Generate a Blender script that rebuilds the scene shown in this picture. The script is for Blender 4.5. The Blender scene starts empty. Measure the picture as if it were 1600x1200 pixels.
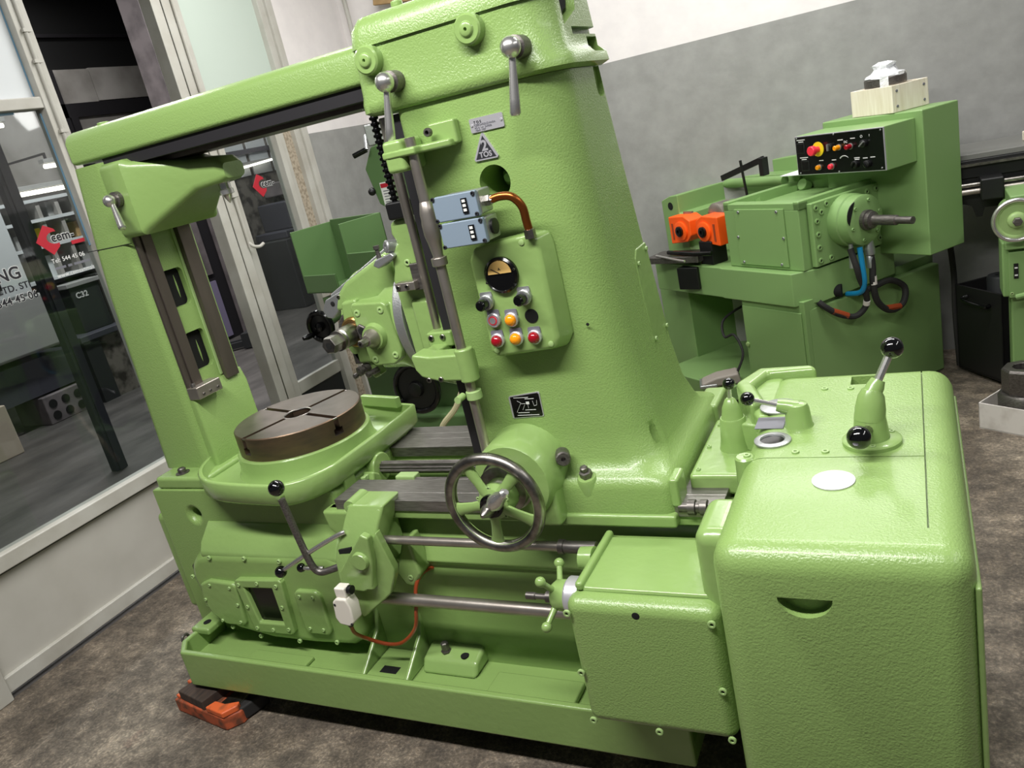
import bpy, bmesh, math, random
from mathutils import Matrix, Vector
random.seed(7)
scene = bpy.context.scene
COL = scene.collection
PI = math.pi

# ------------------------------------------------------------------ camera
cam_d = bpy.data.cameras.new('camera')
cam = bpy.data.objects.new('camera', cam_d); COL.objects.link(cam)
F, PITCH, ROLL, YAW = 1257.5, math.radians(17.51), math.radians(12.97), math.radians(-28.77)
cp, sp = math.cos(PITCH), math.sin(PITCH)
ry = Matrix.Rotation(-YAW, 3, 'Z')
right = ry @ Vector((1, 0, 0)); fwd = ry @ Vector((0, cp, -sp)); down = ry @ Vector((0, -sp, -cp))
c_, s_ = math.cos(ROLL), math.sin(ROLL)
cx_ = c_*right + s_*down; cy_ = -s_*right + c_*down
rot = Matrix((cx_, -cy_, -fwd)).transposed().to_4x4()
cam.matrix_world = Matrix.Translation((0, 0, 1.65)) @ rot
cam_d.sensor_width = 36.0; cam_d.lens = F/1600*36.0
cam_d.clip_start = 0.05; cam_d.clip_end = 100
scene.camera = cam

# ------------------------------------------------------------------ world, lamps, exposure
w = bpy.data.worlds.new('world'); scene.world = w; w.use_nodes = True
w.node_tree.nodes['Background'].inputs[0].default_value = (0.86, 0.92, 1.0, 1)
w.node_tree.nodes['Background'].inputs[1].default_value = 0.055
def area(name, loc, sx, sy, power, color=(1, .985, .955), target=None):
    l = bpy.data.lights.new(name, 'AREA'); l.shape = 'RECTANGLE'; l.size = sx; l.size_y = sy
    l.energy = power; l.color = color
    o = bpy.data.objects.new(name, l); COL.objects.link(o); o.location = loc
    if target:
        o.rotation_euler = (Vector(target)-Vector(loc)).to_track_quat('-Z', 'Y').to_euler()
    return o
area('workshop_tube_lamp', (-1.0, 0.45, 3.1), 2.4, 0.2, 92)
area('workshop_tube_lamp', (-1.0, 3.2, 3.4), 3.4, 0.25, 78)
area('workshop_tube_lamp', (2.6, 1.6, 3.5), 0.25, 3.0, 32)
area('wall_tube_lamp', (-.62, 4.5, 2.58), 1.15, 0.32, 9, target=(-.3, 1.4, .9))
area('hall_lamp_and_fill', (-8.3, 6.0, 4.3), 0.3, 2.0, 22)  # unseen fill light, added to brighten the far white panels
area('hall_lamp_and_fill', (-6.6, 7.6, 4.2), 2.0, 0.3, 45)  # unseen fill light, added to brighten what shows through the second pane
area('hall_lamp_and_fill', (-5.8, 4.6, 4.2), 0.3, 3.0, 115)
vs = scene.view_settings
vs.view_transform = 'Standard'; vs.look = 'None'; vs.gamma = 1; vs.use_curve_mapping = False; vs.exposure = 0.48

# ------------------------------------------------------------------ materials
def lin(c):
    return tuple(((x/255)/12.92 if x/255 <= .04045 else ((x/255+.055)/1.055)**2.4) for x in c)
M = {}
def mat(name, col, rough=.5, metal=0.0, bump=None, var=None, coat=0, spec=None, emit=0, trans=0):
    m = bpy.data.materials.new(name); m.use_nodes = True
    nt = m.node_tree; b = nt.nodes['Principled BSDF']
    L = lin(col)
    b.inputs['Base Color'].default_value = (*L, 1); b.inputs['Roughness'].default_value = rough
    b.inputs['Metallic'].default_value = metal
    if coat: b.inputs['Coat Weight'].default_value = coat; b.inputs['Coat Roughness'].default_value = .12
    if spec is not None: b.inputs['Specular IOR Level'].default_value = spec
    if emit: b.inputs['Emission Color'].default_value = (*L, 1); b.inputs['Emission Strength'].default_value = emit
    if trans: b.inputs['Transmission Weight'].default_value = trans
    if bump or var: tc = nt.nodes.new('ShaderNodeTexCoord')
    if var:   # (scale, colour2, detail, lo, hi [, stretch])
        mp = nt.nodes.new('ShaderNodeMapping'); nt.links.new(tc.outputs['Object'], mp.inputs[0])
        if len(var) > 5: mp.inputs['Scale'].default_value = var[5]
        n = nt.nodes.new('ShaderNodeTexNoise'); n.inputs['Scale'].default_value = var[0]; n.inputs['Detail'].default_value = var[2]
        nt.links.new(mp.outputs[0], n.inputs['Vector'])
        r = nt.nodes.new('ShaderNodeValToRGB'); r.color_ramp.elements[0].position = var[3]; r.color_ramp.elements[1].position = var[4]
        r.color_ramp.elements[0].color = (*L, 1); r.color_ramp.elements[1].color = (*lin(var[1]), 1)
        nt.links.new(n.outputs['Fac'], r.inputs[0]); nt.links.new(r.outputs[0], b.inputs['Base Color'])
    if bump:  # (scale, strength, distance)
        n = nt.nodes.new('ShaderNodeTexNoise'); n.inputs['Scale'].default_value = bump[0]; n.inputs['Detail'].default_value = 2
        nt.links.new(tc.outputs['Object'], n.inputs['Vector'])
        bp = nt.nodes.new('ShaderNodeBump'); bp.inputs['Strength'].default_value = bump[1]; bp.inputs['Distance'].default_value = bump[2]
        nt.links.new(n.outputs['Fac'], bp.inputs['Height']); nt.links.new(bp.outputs[0], b.inputs['Normal'])
    M[name] = m
    return m
GREEN = (133, 162, 93)
mat('green', GREEN, .30, bump=(230, .42, .003), coat=.12)
mat('green_smooth', GREEN, .33, bump=(60, .25, .003), coat=.25)
mat('green_gloss', (136, 165, 97), .25, bump=(35, .3, .004), coat=.3)
mat('green_bg', (124, 157, 97), .38, bump=(90, .1, .002))
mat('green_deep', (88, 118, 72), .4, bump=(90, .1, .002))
mat('green_light', (154, 182, 118), .35)
mat('steel', (172, 168, 162), .33, 1.0, var=(40, (120, 116, 110), 3, .3, .7))
mat('steel_brown', (160, 152, 144), .36, .85, var=(14, (180, 173, 165), 3, .3, .7))
mat('steel_dark', (98, 93, 90), .42, .8, var=(30, (124, 120, 116), 3, .35, .65, (1, 8, 8)))
mat('table_steel', (130, 121, 113), .36, .88, var=(9, (100, 93, 86), 4, .35, .7))
mat('rail_steel', (150, 146, 142), .36, .8, var=(30, (126, 122, 118), 3, .35, .65, (1, 8, 8)))
mat('table_side', (128, 106, 86), .42, .85, var=(10, (98, 86, 76), 4, .3, .7, (1, 1, 4)))
mat('way_steel', (112, 103, 96), .4, .75, var=(12, (94, 86, 80), 3, .3, .7, (1, 1, .2)))
mat('chrome', (218, 216, 213), .27, .9)
mat('cast_alu', (176, 178, 178), .4, .8, bump=(200, .3, .002))
mat('alu_plate', (206, 204, 210), .35, .6)
mat('black_ball', (8, 8, 9), .08, coat=.6)
mat('black', (14, 14, 15), .45)
mat('black_gloss', (10, 10, 11), .18)
mat('void', (5, 6, 5), .9)  # near black, painted in for the darkness inside holes and gaps
mat('copper', (158, 92, 44), .28, .9)
mat('brass', (176, 140, 84), .3, .9)
mat('hose', (150, 66, 34), .3, coat=.3)
mat('switch_blue', (124, 139, 154), .42, bump=(300, .1, .001))
mat('white_plastic', (226, 220, 208), .4)
mat('ink', (28, 28, 34), .6)
mat('ink_grey', (110, 110, 118), .6)
mat('white_print', (222, 222, 220), .5)
mat('meter_face', (226, 186, 112), .5)
mat('amber', (242, 150, 18), .12, coat=.5)
mat('red_lens', (150, 14, 30), .12, coat=.5)
mat('red', (236, 52, 70), .35)
mat('yellow', (232, 206, 36), .4)
mat('orange', (250, 92, 22), .4)
mat('orange_worn', (176, 84, 50), .6, var=(26, (96, 58, 40), 4, .45, .65))
mat('orange_dull', (216, 100, 52), .5, var=(30, (150, 78, 48), 4, .5, .7))
mat('rubber', (34, 33, 32), .75)
mat('wood_scrap', (72, 56, 46), .8, var=(10, (44, 36, 32), 4, .3, .7, (8, 1, 1)))
mat('pine', (232, 224, 208), .65, var=(6, (214, 203, 180), 4, .3, .7, (10, 10, 1)))
mat('paper', (236, 236, 240), .7)
mat('plastic_wrap', (226, 228, 230), .2, bump=(40, .8, .01))
mat('card_white', (222, 216, 210), .7, var=(12, (196, 188, 180), 3, .5, .75))
mat('blue_tube', (20, 128, 176), .35)
mat('bin_black', (24, 23, 24), .5, bump=(60, .1, .002))
mat('cable_cream', (206, 196, 160), .5)
mat('frame_grey', (186, 184, 176), .45, var=(6, (168, 164, 154), 4, .4, .75), bump=(30, .15, .003))
mat('panel_grey', (184, 181, 173), .5, var=(3.0, (166, 162, 153), 4, .35, .75), bump=(25, .1, .002))
mat('panel_green', (186, 198, 188), .6)
mat('frosted', (206, 210, 212), .45)
mat('tape_blue', (120, 160, 190), .5)
mat('pedal_grey', (150, 141, 133), .6)
mat('bed_grey', (112, 112, 108), .45)
mat('pillar', (172, 160, 142), .8, var=(60, (140, 128, 110), 4, .45, .6))
mat('roof_dark', (14, 14, 15), .8)
mat('beam_dark', (30, 28, 32), .6)
mat('far_white', (176, 172, 168), .7, var=(2, (130, 126, 120), 4, .4, .75))
mat('far_pale', (150, 150, 148), .6)
mat('far_dark', (36, 38, 40), .6)
mat('far_slate', (58, 58, 68), .6)
mat('far_purple', (132, 124, 152), .6)
mat('far_pillar', (120, 112, 114), .8, var=(4, (80, 74, 76), 4, .4, .7))
mat('far_stain', (112, 106, 98), .8, var=(7, (40, 34, 30), 5, .45, .6))
mat('beige', (190, 176, 158), .6)
mat('red_print', (176, 26, 44), .5)
mat('lamp_glow', (255, 246, 230), .5, emit=2.6)
mat('cardboard', (170, 140, 96), .8, var=(8, (140, 112, 74), 3, .4, .7))

def node_mat(name, build):
    m = bpy.data.materials.new(name); m.use_nodes = True
    build(m.node_tree, m.node_tree.nodes['Principled BSDF']); M[name] = m
def N(nt, t, **kw):
    n = nt.nodes.new(t)
    for k, v in kw.items(): n.inputs[k].default_value = v
    return n
def ramp(nt, fac, stops):
    r = nt.nodes.new('ShaderNodeValToRGB'); e = r.color_ramp.elements
    while len(e) < len(stops): e.new(.5)
    for i, (p, c) in enumerate(stops): e[i].position = p; e[i].color = (*lin(c), 1)
    nt.links.new(fac, r.inputs[0]); return r.outputs[0]
def floor_mat(nt, b):
    tc = N(nt, 'ShaderNodeTexCoord')
    def noise(sc, de, ro):
        n = N(nt, 'ShaderNodeTexNoise', Scale=sc, Detail=de, Roughness=ro); nt.links.new(tc.outputs['Object'], n.inputs['Vector']); return n.outputs['Fac']
    n1, nm, n2, n3 = noise(1.7, 7, .68), noise(11, 9, .72), noise(95, 5, .7), noise(160, 2, .5)
    c1 = ramp(nt, n1, [(.34, (114, 105, 96)), (.5, (152, 142, 131)), (.64, (192, 182, 169))])
    cm = ramp(nt, nm, [(.36, (74, 70, 64)), (.5, (134, 130, 123)), (.64, (206, 202, 194))])
    c2 = ramp(nt, n2, [(.34, (70, 66, 60)), (.5, (130, 127, 121)), (.68, (228, 224, 216))])
    m1 = nt.nodes.new('ShaderNodeMix'); m1.data_type = 'RGBA'; m1.blend_type = 'OVERLAY'; m1.inputs['Factor'].default_value = .75
    nt.links.new(c1, m1.inputs['A']); nt.links.new(cm, m1.inputs['B'])
    m2 = nt.nodes.new('ShaderNodeMix'); m2.data_type = 'RGBA'; m2.blend_type = 'OVERLAY'; m2.inputs['Factor'].default_value = .6
    nt.links.new(m1.outputs['Result'], m2.inputs['A']); nt.links.new(c2, m2.inputs['B'])
    nt.links.new(m2.outputs['Result'], b.inputs['Base Color'])
    r = N(nt, 'ShaderNodeMapRange'); r.inputs['From Min'].default_value = .38; r.inputs['From Max'].default_value = .62
    r.inputs['To Min'].default_value = .7; r.inputs['To Max'].default_value = .24
    nt.links.new(nm, r.inputs['Value']); nt.links.new(r.outputs[0], b.inputs['Roughness'])
    bp = N(nt, 'ShaderNodeBump', Strength=.55, Distance=.02); nt.links.new(nm, bp.inputs['Height'])
    bp2 = N(nt, 'ShaderNodeBump', Strength=.5, Distance=.006); nt.links.new(n2, bp2.inputs['Height']); nt.links.new(bp.outputs[0], bp2.inputs['Normal'])
    nt.links.new(bp2.outputs[0], b.inputs['Normal'])
node_mat('floor', floor_mat)
def floor2_mat(nt, b):
    tc = N(nt, 'ShaderNodeTexCoord'); mp = N(nt, 'ShaderNodeMapping'); mp.inputs['Scale'].default_value = (1, .35, 1); mp.inputs['Rotation'].default_value = (0, 0, -.5)
    nt.links.new(tc.outputs['Object'], mp.inputs[0])
    n1 = N(nt, 'ShaderNodeTexNoise', Scale=3.0, Detail=6, Roughness=.6); nt.links.new(mp.outputs[0], n1.inputs['Vector'])
    nt.links.new(ramp(nt, n1.outputs['Fac'], [(.32, (50, 48, 47)), (.5, (80, 77, 75)), (.7, (104, 100, 98))]), b.inputs['Base Color'])
    b.inputs['Roughness'].default_value = .5
    bp = N(nt, 'ShaderNodeBump', Strength=.3, Distance=.01); nt.links.new(n1.outputs['Fac'], bp.inputs['Height']); nt.links.new(bp.outputs[0], b.inputs['Normal'])
node_mat('floor_far', floor2_mat)
def wall_mat(nt, b):
    tc = N(nt, 'ShaderNodeTexCoord'); sx = N(nt, 'ShaderNodeSeparateXYZ'); nt.links.new(tc.outputs['Object'], sx.inputs[0])
    st = N(nt, 'ShaderNodeMath'); st.operation = 'GREATER_THAN'; st.inputs[1].default_value = 1.853; nt.links.new(sx.outputs['Z'], st.inputs[0])
    n1 = N(nt, 'ShaderNodeTexNoise', Scale=9, Detail=6, Roughness=.6); nt.links.new(tc.outputs['Object'], n1.inputs['Vector'])
    lo = ramp(nt, n1.outputs['Fac'], [(.35, (142, 142, 139)), (.7, (156, 156, 153))])
    hi = ramp(nt, n1.outputs['Fac'], [(.35, (226, 221, 220)), (.7, (234, 229, 227))])
    mx = nt.nodes.new('ShaderNodeMix'); mx.data_type = 'RGBA'
    nt.links.new(st.outputs[0], mx.inputs['Factor']); nt.links.new(lo, mx.inputs['A']); nt.links.new(hi, mx.inputs['B'])
    nt.links.new(mx.outputs['Result'], b.inputs['Base Color'])
    b.inputs['Roughness'].default_value = .4
    mp = N(nt, 'ShaderNodeMapping'); mp.inputs['Scale'].default_value = (1, 1, 1.6); nt.links.new(tc.outputs['Object'], mp.inputs[0])
    n2 = N(nt, 'ShaderNodeTexNoise', Scale=16, Detail=5); nt.links.new(mp.outputs[0], n2.inputs['Vector'])
    bp = N(nt, 'ShaderNodeBump', Strength=.18, Distance=.006); nt.links.new(n2.outputs['Fac'], bp.inputs['Height']); nt.links.new(bp.outputs[0], b.inputs['Normal'])
node_mat('wall', wall_mat)
def glass_mat(nt, b):
    out = nt.nodes['Material Output']
    t = N(nt, 'ShaderNodeBsdfTransparent'); t.inputs[0].default_value = (.86, .89, .89, 1)
    g = N(nt, 'ShaderNodeBsdfGlossy', Roughness=.03)
    lw = N(nt, 'ShaderNodeLayerWeight'); mx = N(nt, 'ShaderNodeMixShader')
    p5 = N(nt, 'ShaderNodeMath'); p5.operation = 'POWER'; p5.inputs[1].default_value = 5; nt.links.new(lw.outputs['Facing'], p5.inputs[0])
    fr = N(nt, 'ShaderNodeMath'); fr.operation = 'MULTIPLY_ADD'; fr.inputs[1].default_value = .9; fr.inputs[2].default_value = .045; nt.links.new(p5.outputs[0], fr.inputs[0])
    nt.links.new(fr.outputs[0], mx.inputs[0]); nt.links.new(t.outputs[0], mx.inputs[1]); nt.links.new(g.outputs[0], mx.inputs[2])
    nt.links.new(mx.outputs[0], out.inputs[0])
node_mat('glass', glass_mat)

# ------------------------------------------------------------------ mesh helpers
WR = {}
def link(o, parent):
    COL.objects.link(o)
    if parent is not None:
        o.parent = parent
        if parent.name in WR: o.matrix_parent_inverse = Matrix.Translation(-WR[parent.name])
    return o
def root(name, loc, label, cat, group=None, world=True, rz=0):
    o = bpy.data.objects.new(name, None); COL.objects.link(o); o.location = loc; o.rotation_euler = (0, 0, rz)
    o.empty_display_size = .1
    o['label'] = label; o['category'] = cat
    if group: o['group'] = group
    if world: WR[o.name] = Vector(loc)
    return o
def tag(o, label, cat, group=None):
    o['label'] = label; o['category'] = cat
    if group: o['group'] = group
    return o
AX = {'x': Vector((1, 0, 0)), 'y': Vector((0, 1, 0)), 'z': Vector((0, 0, 1))}
def frame(d):
    d = d.normalized(); a = Vector((0, 0, 1)) if abs(d.z) < .9 else Vector((1, 0, 0))
    u = d.cross(a).normalized(); return u, d.cross(u).normalized()
class MB:
    def __init__(s): s.v = []; s.f = []
    def add(s, vs, fs):
        o = len(s.v); s.v += [tuple(v) for v in vs]; s.f += [[i+o for i in f] for f in fs]; return s
    def box(s, x0, x1, y0, y1, z0, z1):
        return s.add([(x, y, z) for z in (z0, z1) for x, y in ((x0, y0), (x1, y0), (x1, y1), (x0, y1))],
                     [(3, 2, 1, 0), (4, 5, 6, 7), (0, 1, 5, 4), (1, 2, 6, 5), (2, 3, 7, 6), (3, 0, 4, 7)])
    def obox(s, c, size, rz=0, rx=0, ry=0):
        R = Matrix.Rotation(rz, 3, 'Z') @ Matrix.Rotation(ry, 3, 'Y') @ Matrix.Rotation(rx, 3, 'X'); o = len(s.v)
        s.box(-size[0]/2, size[0]/2, -size[1]/2, size[1]/2, -size[2]/2, size[2]/2)
        for i in range(o, len(s.v)): s.v[i] = tuple(R @ Vector(s.v[i]) + Vector(c))
        return s
    def loft(s, rings, cap=True):
        n = len(rings[0]); vs = [p for r in rings for p in r]; fs = []
        for k in range(len(rings)-1):
            for i in range(n):
                j = (i+1) % n; fs.append((k*n+i, k*n+j, (k+1)*n+j, (k+1)*n+i))
        if cap: fs.append(tuple(range(n))[::-1]); fs.append(tuple((len(rings)-1)*n+i for i in range(n)))
        return s.add(vs, fs)
    def prism(s, poly, axis, a, b):
        def P(p, t):
            return {'x': (t, p[0], p[1]), 'y': (p[0], t, p[1]), 'z': (p[0], p[1], t)}[axis]
        return s.loft([[P(p, a) for p in poly], [P(p, b) for p in poly]])
    def tube(s, path, r, n=10):
        path = [Vector(p) for p in path]; m = len(path)
        rs = r if isinstance(r, (list, tuple)) else [r]*m
        t0 = (path[1]-path[0]).normalized(); u, _ = frame(t0); rings = []
        for i, p in enumerate(path):
            t = (path[min(i+1, m-1)]-path[max(i-1, 0)]).normalized()
            u = (u - t*u.dot(t)).normalized(); v = t.cross(u)
            rings.append([p + rs[i]*(math.cos(2*PI*k/n)*u + math.sin(2*PI*k/n)*v) for k in range(n)])
        return s.loft(rings)
    def lathe(s, c, axis, prof, n=28):   # prof: (r, t) along axis from c
        d = AX[axis] if isinstance(axis, str) else Vector(axis).normalized()
        u, v = frame(d); c = Vector(c)
        return s.loft([[c + t*d + max(r, 1e-4)*(math.cos(2*PI*k/n)*u + math.sin(2*PI*k/n)*v) for k in range(n)] for r, t in prof])
    def cyl(s, p0, p1, r0, r1=None, n=24):
        p0 = Vector(p0); p1 = Vector(p1); return s.lathe(p0, p1-p0, [(r0, 0), (r1 if r1 is not None else r0, (p1-p0).length)], n)
    def ball(s, c, r, n=20):
        return s.lathe(c, 'z', [(r*math.sin(PI*k/12), -r*math.cos(PI*k/12)) for k in range(13)], n)
    def torus(s, c, axis, R, r, n=40, m=10):
        d = AX[axis]; u, v = frame(d); c = Vector(c); vs = []; fs = []
        for i in range(n):
            a = 2*PI*i/n; e = math.cos(a)*u + math.sin(a)*v
            for j in range(m):
                b = 2*PI*j/m; vs.append(c + e*(R+r*math.cos(b)) + d*r*math.sin(b))
        for i in range(n):
            for j in range(m):
                fs.append((i*m+j, ((i+1) % n)*m+j, ((i+1) % n)*m+(j+1) % m, i*m+(j+1) % m))
        return s.add(vs, fs)
    def build(s, name, m, parent=None, bevel=0, seg=2, ang=35, smooth=True, cut=None):
        bm = bmesh.new(); vs = [bm.verts.new(v) for v in s.v]
        for f in s.f:
            try: bm.faces.new([vs[i] for i in f])
            except ValueError: pass
        bmesh.ops.recalc_face_normals(bm, faces=bm.faces)
        me = bpy.data.meshes.new(name); bm.to_mesh(me); bm.free()
        o = bpy.data.objects.new(name, me); link(o, parent)
        me.materials.append(M[m])
        if cut:
            for cm in cut: boolean(o, cm)
        me = o.data
        if smooth:
            for p in me.polygons: p.use_smooth = True
            me.set_sharp_from_angle(angle=math.radians(ang))
        if bevel:
            b = o.modifiers.new('bevel', 'BEVEL'); b.width = bevel; b.segments = seg; b.limit_method = 'ANGLE'
            b.angle_limit = math.radians(30); b.harden_normals = True; b.use_clamp_overlap = True
        return o
def boolean(o, cm):
    bm = bmesh.new(); vs = [bm.verts.new(v) for v in cm.v]
    for f in cm.f: bm.faces.new([vs[i] for i in f])
    bmesh.ops.recalc_face_normals(bm, faces=bm.faces)
    me = bpy.data.meshes.new('cutter'); bm.to_mesh(me); bm.free()
    me.materials.append(o.data.materials[0])
    c = bpy.data.objects.new('cutter', me); COL.objects.link(c); c.matrix_world = o.matrix_world
    md = o.modifiers.new('bool', 'BOOLEAN'); md.object = c; md.operation = 'DIFFERENCE'; md.solver = 'EXACT'
    pw, pi = o.parent, o.matrix_parent_inverse.copy(); o.parent = None
    dg = bpy.context.evaluated_depsgraph_get(); dg.update()
    ne = bpy.data.meshes.new_from_object(o.evaluated_get(dg)); old = o.data
    o.modifiers.remove(md); o.data = ne; bpy.data.meshes.remove(old)
    bpy.data.objects.remove(c); bpy.data.meshes.remove(me)
    o.parent = pw; o.matrix_parent_inverse = pi
def rrect(cx, cy, hx, hy, r, n=5):
    pts = []
    for sx, sy, a0 in ((1, 1, 0), (-1, 1, 90), (-1, -1, 180), (1, -1, 270)):
        for k in range(n+1):
            a = math.radians(a0+90*k/n); pts.append((cx+sx*(hx-r)+r*math.cos(a), cy+sy*(hy-r)+r*math.sin(a)))
    return pts
def rr(x0, x1, y0, y1, r, n=5): return rrect((x0+x1)/2, (y0+y1)/2, (x1-x0)/2, (y1-y0)/2, r, n)
def circ(c, r, n=28, a0=0): return [(c[0]+r*math.cos(a0+2*PI*k/n), c[1]+r*math.sin(a0+2*PI*k/n)) for k in range(n)]
def spline(pts, n=8):
    P = [Vector(p) for p in pts]; out = []
    for i in range(len(P)-1):
        p0 = P[max(i-1, 0)]; p1 = P[i]; p2 = P[i+1]; p3 = P[min(i+2, len(P)-1)]
        for k in range(n):
            t = k/n; out.append(.5*((2*p1)+(p2-p0)*t+(2*p0-5*p1+4*p2-p3)*t*t+(3*p1-p0-3*p2+p3)*t**3))
    out.append(P[-1]); return out
BC = {}
def bolt(parent, pos, axis='y', r=.006, h=.004, m='green_light', name='screw', sgn=-1, hole=True):
    key = (axis, r, h, m, name, sgn, hole)
    if key not in BC:
        b = MB(); prof = [(r, 0), (r, h), (r*.86, h*1.3)]
        if hole: prof += [(r*.5, h*1.3), (r*.42, h*.25)]
        b.lathe((0, 0, 0), tuple(AX[axis]*sgn), prof, 12)
        bm = bmesh.new(); vs = [bm.verts.new(v) for v in b.v]
        for f in b.f: bm.faces.new([vs[i] for i in f])
        bmesh.ops.recalc_face_normals(bm, faces=bm.faces)
        me = bpy.data.meshes.new(name); bm.to_mesh(me); bm.free(); me.materials.append(M[m])
        if hole:
            me.materials.append(M['void'])
            me.polygons[len(me.polygons)-1].material_index = 1
        for p in me.polygons: p.use_smooth = True
        me.set_sharp_from_angle(angle=math.radians(35)); BC[key] = me
    o = bpy.data.objects.new(name, BC[key]); o.location = pos; return link(o, parent)
def text(name, s, size, m, parent, loc, X=(1, 0, 0), Y=(0, 0, 1), ext=.0006, align='LEFT', sx=1.0, bold=0):
    cu = bpy.data.curves.new(name, 'FONT'); cu.body = s; cu.size = size; cu.extrude = ext; cu.align_x = align; cu.offset = bold; cu.space_character = 1.05
    t = bpy.data.objects.new('tmp_text', cu); COL.objects.link(t)
    dg = bpy.context.evaluated_depsgraph_get(); dg.update(); me = bpy.data.meshes.new_from_object(t.evaluated_get(dg))
    bpy.data.objects.remove(t); bpy.data.curves.remove(cu)
    Xv = Vector(X).normalized(); Yv = Vector(Y).normalized(); Z = Xv.cross(Yv)
    for v in me.vertices:
        c = v.co.copy(); v.co = Vector(loc) + Xv*c.x*sx + Yv*c.y + Z*c.z
    me.materials.clear(); me.materials.append(M[m]); me.name = name
    return link(bpy.data.objects.new(name, me), parent)
def structure(o): o['kind'] = 'structure'; return o

# ------------------------------------------------------------------ the setting
structure(MB().box(-3.2, 6, -4, 4.8, -.05, 0).build('floor', 'floor'))
structure(MB().box(-14, -3.2, -4, 12, -.05, 0).build('floor', 'floor_far'))
structure(MB().box(-3.2, 6, 4.7, 4.85, 0, 4.2).build('wall_back', 'wall'))
structure(MB().box(-3.32, -3.2, 4.06, 4.85, 0, 4.2).build('wall_left', 'wall'))

# glazed partition between the halls (plane x = -3.2), an open doorway between its two bays
def bay(name, label):
    o = bpy.data.objects.new(name, None); COL.objects.link(o); o['kind'] = 'structure'; o.empty_display_size = .1; return o
XF0, XF1 = -3.26, -3.20
w1 = bay('window_1', '')
MB().box(-3.25, -3.225, 1.36, 2.43, .085, .456).build('lower_panel', 'panel_grey', w1)
MB().box(-3.25, -3.205, 1.36, 2.43, .02, .085).build('bottom_rail', 'frame_grey', w1, .004)
MB().box(-3.27, -3.192, 1.36, 2.43, .462, .528).build('sill', 'frame_grey', w1, .006)
MB().box(-3.245, -3.225, 1.36, 2.43, .448, .464).build('sill_gap', 'rubber', w1)
MB().box(-3.236, -3.230, 1.36, 2.43, .528, 2.128).build('pane', 'glass', w1)
MB().box(-3.26, -3.195, 1.36, 2.43, 2.126, 2.172).build('transom', 'frame_grey', w1, .004)
MB().box(-3.238, -3.228, 1.36, 2.43, 2.172, 3.6).build('frosted_pane', 'frosted', w1)
MB().box(XF0, -3.19, 2.42, 2.452, 0, 3.6).box(XF0, -3.205, 2.452, 2.464, 0, 3.6).box(XF0, -3.195, 2.464, 2.50, 0, 3.6).build('jamb', 'frame_grey', w1, .003)
MB().cyl((-3.185, 2.455, 1.9), (-3.185, 2.455, 3.6), .009).build('hinge_rod', 'frame_grey', w1)
for z in (2.02, 2.30, 2.42):
    MB().box(-3.2, -3.174, 2.44, 2.475, z, z+.014).build('hinge_clip', 'frame_grey', w1)
MB().box(XF0, -3.18, 1.27, 1.36, -.0, 3.6).build('jamb', 'frame_grey', w1, .004)
MB().box(-3.229, -3.227, 2.412, 2.419, 1.55, 2.11).build('masking_tape', 'tape_blue', w1)
MB().box(-3.229, -3.227, 1.9, 2.30, 2.115, 2.124).build('masking_tape', 'tape_blue', w1)
MB().box(-3.2275, -3.2265, 2.412, 2.419, 2.18, 2.62).build('masking_tape', 'tape_blue', w1)
w2 = bay('window_2', '')
MB().box(XF0, -3.185, 3.162, 3.222, 0, 3.6).build('jamb', 'frame_grey', w2, .003)
MB().box(XF0, -3.215, 3.222, 3.24, 0, 3.6).build('jamb_groove', 'beam_dark', w2)
MB().box(XF0, -3.195, 3.24, 3.30, 0, 3.6).box(XF0, -3.205, 3.30, 3.36, 0, 3.6).build('door_stile', 'frame_grey', w2, .003)
MB().cyl((-3.185, 3.30, 1.34), (-3.185, 3.30, 3.2), .009).build('latch_rod', 'frame_grey', w2)
MB().box(-3.2, -3.172, 3.28, 3.322, 1.60, 1.70).build('latch_guide', 'frame_grey', w2, .003)
MB().tube(spline([(-3.185, 3.30, 1.36), (-3.17, 3.31, 1.335), (-3.16, 3.345, 1.325), (-3.155, 3.375, 1.335)]), .009).build('latch_hook', 'frame_grey', w2)
MB().box(-3.25, -3.215, 3.36, 3.80, .455, .53).build('sill', 'frame_grey', w2, .005)
MB().box(-3.25, -3.225, 3.36, 4.0, .0, .455).build('lower_panel', 'far_dark', w2)
MB().box(-3.236, -3.230, 3.36, 3.77, .53, 2.13).build('pane', 'glass', w2)
MB().box(-3.24, -3.225, 3.30, 3.94, 2.13, 3.6).build('upper_panel', 'panel_green', w2)
MB().box(XF0, -3.19, 3.76, 3.80, 0, 2.14).box(XF0, -3.20, 3.80, 3.84, 0, 2.14).build('jamb', 'frame_grey', w2, .003)
MB().box(-3.30, -3.22, 3.84, 3.93, 0, 2.15).build('speckled_post', 'pillar', w2)
MB().box(XF0, -3.19, 3.93, 3.965, 0, 3.6).box(XF0, -3.20, 3.965, 3.995, 0, 3.6).box(XF0, -3.185, 3.995, 4.03, 0, 3.6).box(XF0, -3.195, 4.03, 4.06, 0, 3.6).build('jamb', 'frame_grey', w2, .003)

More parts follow.
